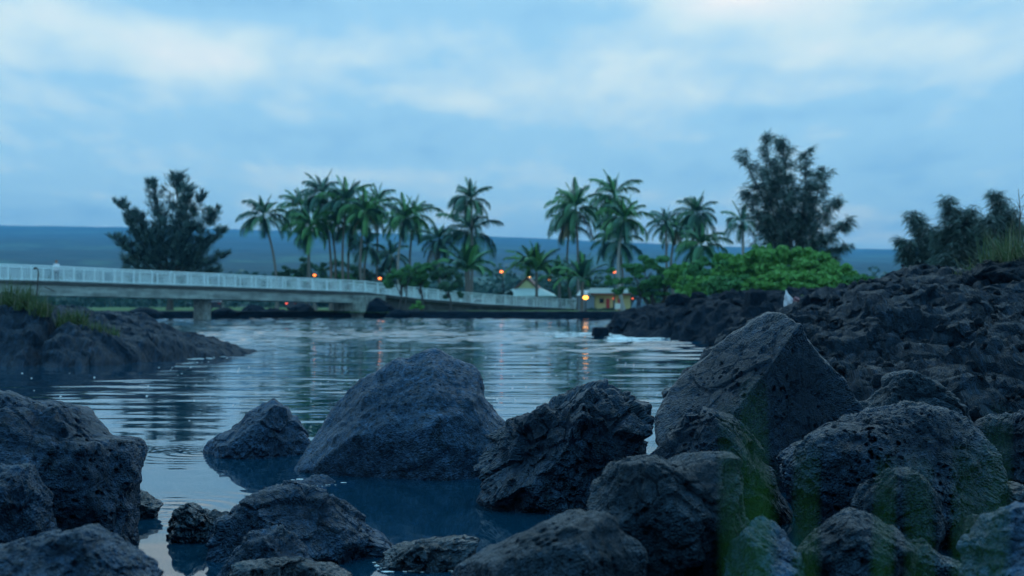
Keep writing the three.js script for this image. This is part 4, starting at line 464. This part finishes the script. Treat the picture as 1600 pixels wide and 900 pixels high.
{ // low yellow building with red doors
  const D = 150, s = D / F, c = at(950, 470, D), t = thing('low_building', 'low yellow building with dark red doors and a flat pale roof', 'building', V(c.x, .62, c.z));
  const X = px => (px - 950) * s;
  mesh('wall', mergeGeometries([box(X(985) - X(929), 1.75, .3, (X(985) + X(929)) / 2, .875, 0), box(.3, 1.75, 4, X(929) + .15, .875, -2.15), box(.3, 1.75, 4, X(985) - .15, .875, -2.15)]), paint.yellow, t);
  tag(mesh('side_wing', box(X(928) - X(904), 1.65, 3, (X(928) + X(904)) / 2, .825, -.9), paint.greyWall, t), 'blue grey side wing at the left');
  for (const px of [949.5, 968]) { const dr = mesh('door', box(.42, 1.32, .08, X(px), .68, .18), paint.red, t); mesh('handle', box(.05, .14, .04, .12 + X(px), .68, .24), paint.dark, dr); }
  const wn = mesh('window', box(.5, .45, .06, X(940), 1.1, .17), paint.glass, t); mesh('frame', mergeGeometries([box(.6, .06, .1, X(940), 1.36, .18), box(.6, .06, .1, X(940), .85, .18)]), paint.trim, wn);
  mesh('eave', box(X(990) - X(922), .2, 1.0, (X(990) + X(922)) / 2, 1.86, .4), paint.trim, t);
  mesh('roof', quadGeo([V(X(918), 1.97, 1.0), V(X(994), 1.97, 1.0), V(X(988), 2.6, -2), V(X(924), 2.6, -2)], [V(X(924), 2.6, -2), V(X(988), 2.6, -2), V(X(994), 1.97, -5), V(X(918), 1.97, -5)], [V(X(918), 1.97, 1), V(X(924), 2.6, -2), V(X(918), 1.97, -5)], [V(X(994), 1.97, 1), V(X(994), 1.97, -5), V(X(988), 2.6, -2)]), paint.roofGreen, t);
  tag(mesh('wing_roof', quadGeo([V(X(900), 1.7, .9), V(X(922), 1.7, .9), V(X(921), 2.35, -1), V(X(906), 2.35, -1)], [V(X(906), 2.35, -1), V(X(921), 2.35, -1), V(X(922), 1.7, -2.8), V(X(900), 1.7, -2.8)]), paint.white, t), 'pale roof over the side wing');
}
const D2 = 140, hedge = (x, w, label, k) => bushTree('hedge', label, 'hedge', D2 + k, x, [[x - w * .3, 484.5, w * .35, 3.4], [x, 484, w * .35, 3.6], [x + w * .3, 484.5, w * .35, 3.4]], { seed: 300 + k, count: 900, leaf: .12, m: leafy.shrub[3], group: 'low hedges by the yellow building' });
hedge(928, 20, 'low dark hedge in front of the left end of the yellow building', 1); hedge(948, 16, 'low dark hedge before the red door of the yellow building', 2);
{ const c = at(965, 480, 142), t = thing('white_sign', 'small white board standing before the yellow building', 'sign', V(c.x, .6, c.z)); mesh('board', box(.62, .62, .05, 0, .5, 0), paint.white, t); for (const x of [-.24, .24]) mesh('leg', box(.05, .5, .05, x, .2, -.06), paint.dark, t); }
{ // dome tent
  const D = 118, c = at(1000, 480, D), t = thing('dome_tent', 'blue grey dome tent behind the headland tip', 'tent', V(c.x, .6, c.z)); const g = new THREE.SphereGeometry(1, 22, 10, 0, Math.PI * 2, 0, Math.PI / 2), P = g.attributes.position; for (let i = 0; i < P.count; i++) { const a = Math.atan2(P.getZ(i), P.getX(i)), k = 1 - .10 * Math.abs(Math.sin(a * 3)) * (1 - P.getY(i)); P.setXYZ(i, P.getX(i) * .85 * k, P.getY(i) * 1.25, P.getZ(i) * .85 * k); } g.computeVertexNormals();
  mesh('canopy', g, mat(col(.11, .19, .25), .8, { side: THREE.DoubleSide }), t); for (let k = 0; k < 3; k++) { const a = k * Math.PI / 3, pts = []; for (let i = 0; i <= 16; i++) { const b = Math.PI * i / 16; pts.push(V(Math.cos(b) * .87 * Math.cos(a), Math.sin(b) * 1.27, Math.cos(b) * .87 * Math.sin(a))); } mesh('pole', new THREE.TubeGeometry(new THREE.CatmullRomCurve3(pts), 24, .015, 4), paint.dark, t); }
}
// ---------------------------------------------------------------- lamps
const glow = (r, g, b) => new THREE.MeshStandardMaterial({ color: col(.8, .5, .2), emissive: col(r, g, b), emissiveIntensity: 1, roughness: .5 });
function lamp(label, px, py, d, rad, color, o = {}) {
  const h = at(px, py, d), { ground = .6, arm = 0, pole = true } = o, t = thing('street_lamp', label, 'lamp', V(h.x + arm, ground, h.z), 0, 'orange lamps across the lagoon'), y = h.y - ground;
  if (pole) { mesh('pole', trunkGeo(V(0, 0, 0), V(0, y + (arm ? .15 : -.1), 0), .075, .05, 0, 4, 8), paint.dark, t); if (arm) mesh('arm', bar(V(0, y + .15, 0), V(-arm, y + .2, 0), .04, .035, 6), paint.dark, t); }
  const hd = mesh('lamp_head', new THREE.CylinderGeometry(rad * .75, rad * 1.25, rad * .5, 14).translate(-arm, y + rad * 1.05, 0), paint.dark, t); void hd;
  const g = new THREE.SphereGeometry(rad, 16, 12); g.scale(1.15, .8, 1.15); const b = mesh('lamp_bulb', g, glow(...color), t); b.position.set(-arm, y, 0);
  const L = new THREE.PointLight(new THREE.Color(1, .42, .10), o.power || 2.2, 60, 2); L.position.set(-arm, y, 0); L.castShadow = true; L.shadow.radius = 6; t.add(L); L.name = 'lamp_glow';
}
const orange = [3.6, .75, .12], amber = [5.5, 2.1, .22], redl = [1.6, .14, .04];
lamp('orange lamp above the bridge rail under the left palms', 491.5, 430, 150, .16, orange, { pole: true });
lamp('orange lamp left of the trimmed trees by the ramp', 593.5, 435, 142, .16, orange, { arm: .2 });
lamp('orange lamp on a dark pole left of the yellow gable', 783.5, 424.5, 150, .165, orange, { arm: .18 });
lamp('small yellow lamp over the yellow gable', 827, 433.5, 196, .17, [5, 2.6, .7]);
lamp('small dim orange lamp right of the yellow gable', 858.5, 437.5, 200, .16, [2.4, .7, .16]);
lamp('brightest yellow orange lamp at the shore beside a young palm', 915, 465, 122, .22, amber, { power: 4 });
lamp('orange lamp left of the pale palm trunk', 960, 425, 146, .16, [3, .45, .1]);
lamp('small red lamp at the right end of the yellow building', 988.5, 466.5, 146, .10, redl, { power: .25 });
lamp('small red lamp under the eave of the yellow building', 958.5, 466.5, 148.6, .09, redl, { power: .25 });
// ---------------------------------------------------------------- cars
function car(label, px, d, colr, turn, red) {
  const c = at(px, 480, d), t = thing('parked_car', label, 'car', V(c.x, .66, c.z), turn, 'cars parked beyond the lagoon'), body = mat(colr, .3, { metalness: .2 });
  const sh = new THREE.Shape(); [[-2.1, .3], [-2.12, .72], [-1.9, .86], [-1.05, .94], [-.45, 1.38], [.75, 1.42], [1.5, .98], [2.05, .9], [2.12, .3]].forEach(([x, y], i) => i ? sh.lineTo(x, y) : sh.moveTo(x, y)); const g = new THREE.ExtrudeGeometry(sh, { depth: 1.5, bevelEnabled: true, bevelSize: .08, bevelThickness: .1, bevelSegments: 2 }); g.translate(0, 0, -.75); mesh('body', g, body, t);
  const wn = new THREE.Shape(); [[-.95, .96], [-.42, 1.33], [.7, 1.36], [1.3, .98]].forEach(([x, y], i) => i ? wn.lineTo(x, y) : wn.moveTo(x, y)); for (const z of [-.862, .852]) mesh('window', new THREE.ExtrudeGeometry(wn, { depth: .01, bevelEnabled: false }).translate(0, 0, z), paint.glass, t);
  mesh('rear_window', quadGeo([V(1.49, 1.02, .6), V(1.49, 1.02, -.6), V(.98, 1.36, -.55), V(.98, 1.36, .55)]).translate(.14, .06, 0), paint.glass, t);
  for (const x of [-1.3, 1.35]) for (const z of [-.78, .78]) { const w = mesh('wheel', new THREE.CylinderGeometry(.32, .32, .2, 18).rotateX(Math.PI / 2).translate(x, .3, z), paint.rubber, t); mesh('rim', new THREE.CylinderGeometry(.19, .19, .02, 14).rotateX(Math.PI / 2).translate(x, .3, z + Math.sign(z) * .11), paint.white, w); }
  for (const z of [-.6, .6]) mesh('tail_light', box(.05, .16, .28, 2.2, .78, z), red && z > 0 ? glow(2.0, .14, .10) : paint.red, t);
}
car('dark parked car seen from behind under the bridge span', 338, 168, col(.02, .03, .05), -Math.PI / 2 + .12);
car('dark parked car with one glowing tail light under the bridge by the abutment', 466, 172, col(.03, .04, .06), -Math.PI / 2 - .3, true);
car('white parked car behind the ramp railing', 748, 176, col(.6, .62, .64), .1);
car('pale parked car between the ramp end and the yellow building', 893, 172, col(.4, .45, .48), .2);
// ---------------------------------------------------------------- people
function figure(label, place, turn, shirt, legs, hairC) {
  const J = { hip: V(0, .92, 0), chest: V(0, 1.28, 0), neck: V(0, 1.46, 0), head: V(0, 1.60, .01) }, bones = [[J.hip, J.chest, .145, .165], [J.chest, J.neck, .15, .06], [J.neck, J.head, .055, .075], [V(0, 1.57, .01), V(0, 1.65, 0), .088, .098], [V(0, 1.575, .09), V(0, 1.56, .11), .018, .016]];
  for (const s of [-1, 1]) bones.push([V(s * .09, .92, 0), V(s * .11, .5, .02), .095, .062], [V(s * .11, .5, .02), V(s * .11, .08, -.02), .06, .042], [V(s * .11, .05, -.03), V(s * .12, .04, .14), .042, .035], [V(s * .17, 1.40, 0), V(s * .23, 1.12, 0), .055, .042], [V(s * .23, 1.12, 0), V(s * .2, .92, .14), .04, .03], [V(s * .2, .92, .14), V(s * .19, .85, .19), .032, .022], [V(s * .095, 1.60, 0), V(s * .1, 1.63, 0), .018, .02]);
  const n = 56, mc = new MarchingCubes(n, new THREE.MeshBasicMaterial(), false, false, 60000); mc.isolation = 0; const S = 1.86, dist = (p, [a, b, r0, r1]) => { const ab = b.clone().sub(a), t = clamp(p.clone().sub(a).dot(ab) / ab.lengthSq()); return p.distanceTo(a.clone().addScaledVector(ab, t)) - lerp(r0, r1, t); };
  for (let k = 0; k < n; k++) for (let j = 0; j < n; j++) for (let i = 0; i < n; i++) { const p = V((i / n - .5) * S, (j / n) * S - .04, (k / n - .5) * S); if (Math.abs(p.x) > .4 || Math.abs(p.z) > .4) { mc.field[i + j * n + k * n * n] = -1; continue; } let d = 9; for (const b of bones) { const e = dist(p, b), h = clamp(.5 + .5 * (d - e) / .035); d = lerp(d, e, h) - .035 * h * (1 - h); } mc.field[i + j * n + k * n * n] = -d; }
  mc.update(); const pos = [], nor = [], cols = []; const half = n / 2; for (let q = 0; q < mc.count; q++) { const x = mc.positionArray[q * 3], y = mc.positionArray[q * 3 + 1], z = mc.positionArray[q * 3 + 2]; const X = (x * half + half) / n, Y = (y * half + half) / n, Z = (z * half + half) / n; const px = (X - .5) * S, py = Y * S - .04, pz = (Z - .5) * S; pos.push(px, py, pz); nor.push(mc.normalArray[q * 3], mc.normalArray[q * 3 + 1], mc.normalArray[q * 3 + 2]); const c = py > 1.46 ? [.35, .20, .14] : py > .9 && Math.abs(px) < .3 && !(py < 1.0 && Math.abs(px) > .17) ? shirt : py > .12 ? legs : [.05, .05, .05]; cols.push(...c); }
  const g = new THREE.BufferGeometry(); g.setAttribute('position', new THREE.Float32BufferAttribute(pos, 3)); g.setAttribute('normal', new THREE.Float32BufferAttribute(nor, 3)); g.setAttribute('color', new THREE.Float32BufferAttribute(cols, 3));
  const t = thing('person', label, 'person', place, turn); mesh('body', g, mat(col(1, 1, 1), .8, { vertexColors: true }), t);
  const hg = new THREE.SphereGeometry(.112, 16, 12, 0, Math.PI * 2, 0, Math.PI * .55); hg.rotateX(-.5).translate(0, 1.645, -.012); mesh('hair', hg, mat(hairC, .8), t);
}
figure('person in a white shirt standing behind the bridge rail', at(88, 442, 101.5).setY(2.99), .4, [.7, .7, .75], [.05, .06, .1], col(.16, .05, .035));
figure('person in dark clothes standing by the dome tent', at(998, 480, 116.8).setY(.6), 2.6, [.04, .045, .06], [.03, .03, .04], col(.02, .02, .02));
console.log('people done');
// ---------------------------------------------------------------- things on the lava
{ // white cloth bundle propped on the rocks, with a faded red one behind it
  const drape = (label, px, py, d, w, h, c, seed) => { const o = at(px, py, d), s = d / F, N = 26, K = 18, pos = [], idx = []; const outline = [[-.06, .0], [.06, .08], [.10, .16], [.40, .30], [.62, .52], [.50, .62], [.48, .8], [.36, 1]]; const wd = curve(outline.map(([a, b]) => [b, a])); for (let j = 0; j <= K; j++) { const v = j / K; for (let i = 0; i <= N; i++) { const a = i / N * 6.2832, r0 = (.10 + wd(v)) * w * s, f = 1 + .42 * Math.sin(a * 3 + v * 4 + seed) * v + .9 * noise(Math.cos(a) * 1.6 + seed, v * 3.2, Math.sin(a) * 1.6 + seed); pos.push(Math.cos(a) * r0 * f + (v * .75 - .3) * w * s + .25 * w * s * noise(v * 4, seed, 3), (1 - v) * h * s, Math.sin(a) * r0 * f * .8); if (i < N && j < K) { const q = j * (N + 1) + i, u = q + N + 1; idx.push(q, u, q + 1, q + 1, u, u + 1); } } } const g = new THREE.BufferGeometry(); g.setAttribute('position', new THREE.Float32BufferAttribute(pos, 3)); g.setIndex(idx); g.computeVertexNormals(); const m = mesh('cloth_bundle', g, mat(c, .85, { side: THREE.DoubleSide })); m.position.copy(o); return tag(m, label, 'cloth', 'cloths on the lava'); };
  drape('white cloth bundle standing on the edge of the lava flow', 1231, 484, 22, 9, 31, col(.62, .60, .66), 1);
  drape('small faded red cloth behind the white bundle', 1245, 474, 24.6, 9, 11, col(.22, .10, .12), 2);
}
{ const d = 17.6, o = at(1424, 460, d), q = (x, y, z = 0) => at(x, y, d).sub(o).add(V(0, 0, z)); const t = thing('plastic_scrap', 'curled white plastic scrap lying on the lava flow', 'litter', o), pts = [q(1413, 455, .02), q(1418, 457.5, .03), q(1423, 457, .0), q(1427, 453, -.01), q(1428.5, 448, .01)]; const c = new THREE.CatmullRomCurve3(pts), pos = []; for (let i = 0; i < 16; i++) { const a = c.getPoint(i / 16), b = c.getPoint((i + 1) / 16), w = V(0, .006, .028), f = 1 - Math.abs(i / 16 - .45); for (const v of [a.clone().sub(w), b.clone().sub(w), b.clone().addScaledVector(w, f), a.clone().sub(w), b.clone().addScaledVector(w, f), a.clone().addScaledVector(w, f)]) pos.push(v.x, v.y, v.z); } const g = new THREE.BufferGeometry(); g.setAttribute('position', new THREE.Float32BufferAttribute(pos, 3)); g.computeVertexNormals(); mesh('strip', g, mat(col(.75, .76, .76), .4, { side: THREE.DoubleSide }), t); mesh('loose_bit', new THREE.IcosahedronGeometry(.014, 0).scale(1.2, .6, 1).translate(0, .06, -.3), paint.white, t); }
// square block and round-edged block
function blockGeo(w, h, d, seed) { const g = new THREE.BoxGeometry(w, h, d, 10, 10, 10), P = g.attributes.position; for (let i = 0; i < P.count; i++) { const x = P.getX(i) / w * 2, y = P.getY(i) / h * 2, z = P.getZ(i) / d * 2, k = Math.pow(Math.abs(x) ** 9 + Math.abs(y) ** 9 + Math.abs(z) ** 9, -1 / 9) || 1, n = 1 + .05 * fbm(x * 2 + seed, y * 2, z * 2, 3); const e = Math.min(1, k) * n; P.setXYZ(i, x * e * w / 2, y * e * h / 2, z * e * d / 2); } g.computeVertexNormals(); return g; }
{ const o = mesh('stone_block', blockGeo(.58, 1.7, .58, 2), M.lavaFar); o.position.copy(at(1181, 496, 41.5)); o.rotation.y = .2; tag(o, 'upright square black block standing on the headland', 'block', 'square blocks'); const o2 = mesh('stone_block', blockGeo(.60, 1.5, .6, 5), M.lavaFar); o2.position.copy(at(938, 512, 48.5)); o2.position.y -= .73; o2.rotation.y = .1; tag(o2, 'squat square black block standing in the water by the foam', 'block', 'square blocks'); }
// ---------------------------------------------------------------- foam, flecks, foreground grass
leafy.near = leafMat(col(.07, .24, .04), .4);
const foamMat = mat(col(.80, .84, .86), .7);
function foam(label, x0, y0, x1, y1, seed, n = 90, k0 = 1) { // a raft of flat bubbles and froth lying on the water
  const r = rng(seed), gs = [], d0 = EYE * F / (y0 - HORIZON), d1 = EYE * F / (y1 - HORIZON); for (let i = 0; i < n; i++) { const t = r(), u = r(), d = lerp(d0, d1, t), x = (lerp(x0, x1, u) - 800) / F * d, e = Math.sin(Math.PI * Math.min(1, u * 1.02)) * Math.sin(Math.PI * t); if (r() > .35 + e) continue; const w = (.03 + .20 * r() * r()) * k0 * d / 45, g = new THREE.IcosahedronGeometry(1, 2), P = g.attributes.position; for (let k = 0; k < P.count; k++) { const q = 1 + .45 * noise(P.getX(k) * 1.6 + i, P.getY(k) * 1.6, P.getZ(k) * 1.6 + seed); P.setXYZ(k, P.getX(k) * w * q, P.getY(k) * .007 * k0 * d / 45, P.getZ(k) * w * .55 * q); } g.translate(x, waves(x, d)[0] + .004, -d); gs.push(g); }
  const g = mergeGeometries(gs); g.deleteAttribute('normal'); g.computeVertexNormals(); const o = mesh('foam', g, foamMat); tag(o, label, null, null, 'stuff'); }
foam('white foam streak on the water in front of the black headland', 952, 521, 1084, 534, 3, 1700, 1.9);
foam('thin white foam along the base of the left lava point', 20, 567, 122, 573, 4, 150);
foam('thin foam at the tip of the left lava point', 262, 556, 350, 562, 5, 90);
foam('faint foam left of the square block', 840, 519, 930, 528, 6, 160, 1.4);
foam('froth around the low glistening rock at the bottom centre', 585, 872, 752, 894, 9, 260, 1.5);
foam('thin froth at the wet toe of the largest boulder', 455, 748, 545, 762, 10, 45, .7);
foam('froth in the inlet right of the foam streak', 1112, 526, 1140, 533, 8, 120);
{ const r = rng(8), g = new THREE.IcosahedronGeometry(.011, 1); g.scale(1.3, .6, 1.3); const N = 90, im = new THREE.InstancedMesh(g, foamMat, N), m = new THREE.Matrix4(); for (let i = 0; i < N; i++) { const py = 556 + 110 * r() * r() + (r() < .2 ? 60 * r() : 0), px = r() < .55 ? r() * 520 : 700 + 330 * r(), d = EYE * F / (py - HORIZON), x = (px - 800) / F * d, s = (.4 + .7 * r()) * (.5 + d / 34); m.makeScale(s, s, s).setPosition(x, waves(x, d)[0] + .003, -d); im.setMatrixAt(i, m); } im.name = 'foam_flecks'; im.castShadow = im.receiveShadow = true; tag(im, 'tiny white foam flecks scattered over the water', null, null, 'stuff'); scene.add(im); }
[[1138, .62, -.02, 'blurred grass blade close to the lens, left one'], [1248, .66, .06, 'blurred grass blade close to the lens, second from left'], [1478, .60, -.12, 'blurred bright grass blades close to the lens, third from left'], [1330, .8, .1, 'faint blurred grass blade close to the lens in front of the domed boulder']].forEach(([px, d, lean, label], i) => {
  const o = at(px, 1060, d), base = V(o.x, bedH(o.x, d), -d), t = thing('near_grass', label, 'grass', base, 0, 'grass close to the lens'), r = rng(500 + i), tops = [[[1122, 640], [1152, 740]], [[1205, 600], [1262, 700]], [[1512, 650], [1440, 720], [1492, 700]], [[1370, 720]]][i];
  for (const [tx, ty] of tops) { const e = at(tx, ty, d * (1 + .06 * r())).sub(base), S = 14, pos = [], bx = (r() - .5) * .03; const w0 = .008 + .003 * r(); let prev; for (let k = 0; k <= S; k++) { const s = k / S, p = V(bx + e.x * Math.pow(s, 1.5), e.y * s, e.z * s), w = w0 * (1 - Math.pow(s, 2.2)) * .5 + .0006, q = [p.clone().add(V(-w, 0, w * .4)), p.clone(), p.clone().add(V(w, 0, w * .4))]; q[1].z -= w * .35; if (prev) for (const [a, b] of [[0, 1], [1, 2]]) for (const v of [prev[a], prev[b], q[b], prev[a], q[b], q[a]]) pos.push(v.x, v.y, v.z); prev = q; } const g = new THREE.BufferGeometry(); g.setAttribute('position', new THREE.Float32BufferAttribute(pos, 3)); g.computeVertexNormals(); mesh('blade', g, leafy.near, t); }
});
console.log('details done');

// loose lava rubble in the gaps between the boulders and over the flow
{
  const src = boulder({ name: 'rubble_stone', label: 'x', d: 8, depth: .09, n: 9, seed: 777, m: M.basalt, pit: 0, rough: 1.4, facets: 8, c: [800, 500], pts: [[772, 500], [780, 484], [802, 476], [824, 486], [830, 504], [818, 520], [790, 522]] }), g = src.geometry; scene.remove(src);
  const scatter = (name, label, m, n, seed, place) => { const r = rng(seed), im = new THREE.InstancedMesh(g, m, n), M4 = new THREE.Matrix4(), q = new THREE.Quaternion(), e = new THREE.Euler(); let k = 0; while (k < n) { const p = place(r); if (!p) continue; q.setFromEuler(e.set(r() * 6, r() * 6, r() * 6)); const s = p[3]; M4.compose(V(p[0], p[1], p[2]), q, V(s, s * .8, s)); im.setMatrixAt(k++, M4); } im.name = name; im.castShadow = im.receiveShadow = true; scene.add(im); tag(im, label, null, null, 'stuff'); };
  scatter('rubble', 'loose dark lava rubble filling the gaps between the boulders', M.basalt, 420, 31, r => { const d = 3.6 + 6.5 * r(), x = (r() * 1.1 - .02) * .42 * d + .2; const h = bedH(x, d); return h < -.25 ? null : [x, h + .03, -d, .5 + 1.6 * r() * r()]; });
  scatter('flow_rubble', 'small loose stones scattered over the black lava flow', M.lava, 520, 32, r => { const d = 9 + 11 * r(), x = 2.2 + (.44 * d - 2) * r(); const h = rightH(x, d); return h < .1 ? null : [x, h + .42 * lavaRelief(x, h, d, 1.15) + .01, -d, .25 + .7 * r() * r()]; });
}
renderer.render(scene, camera);
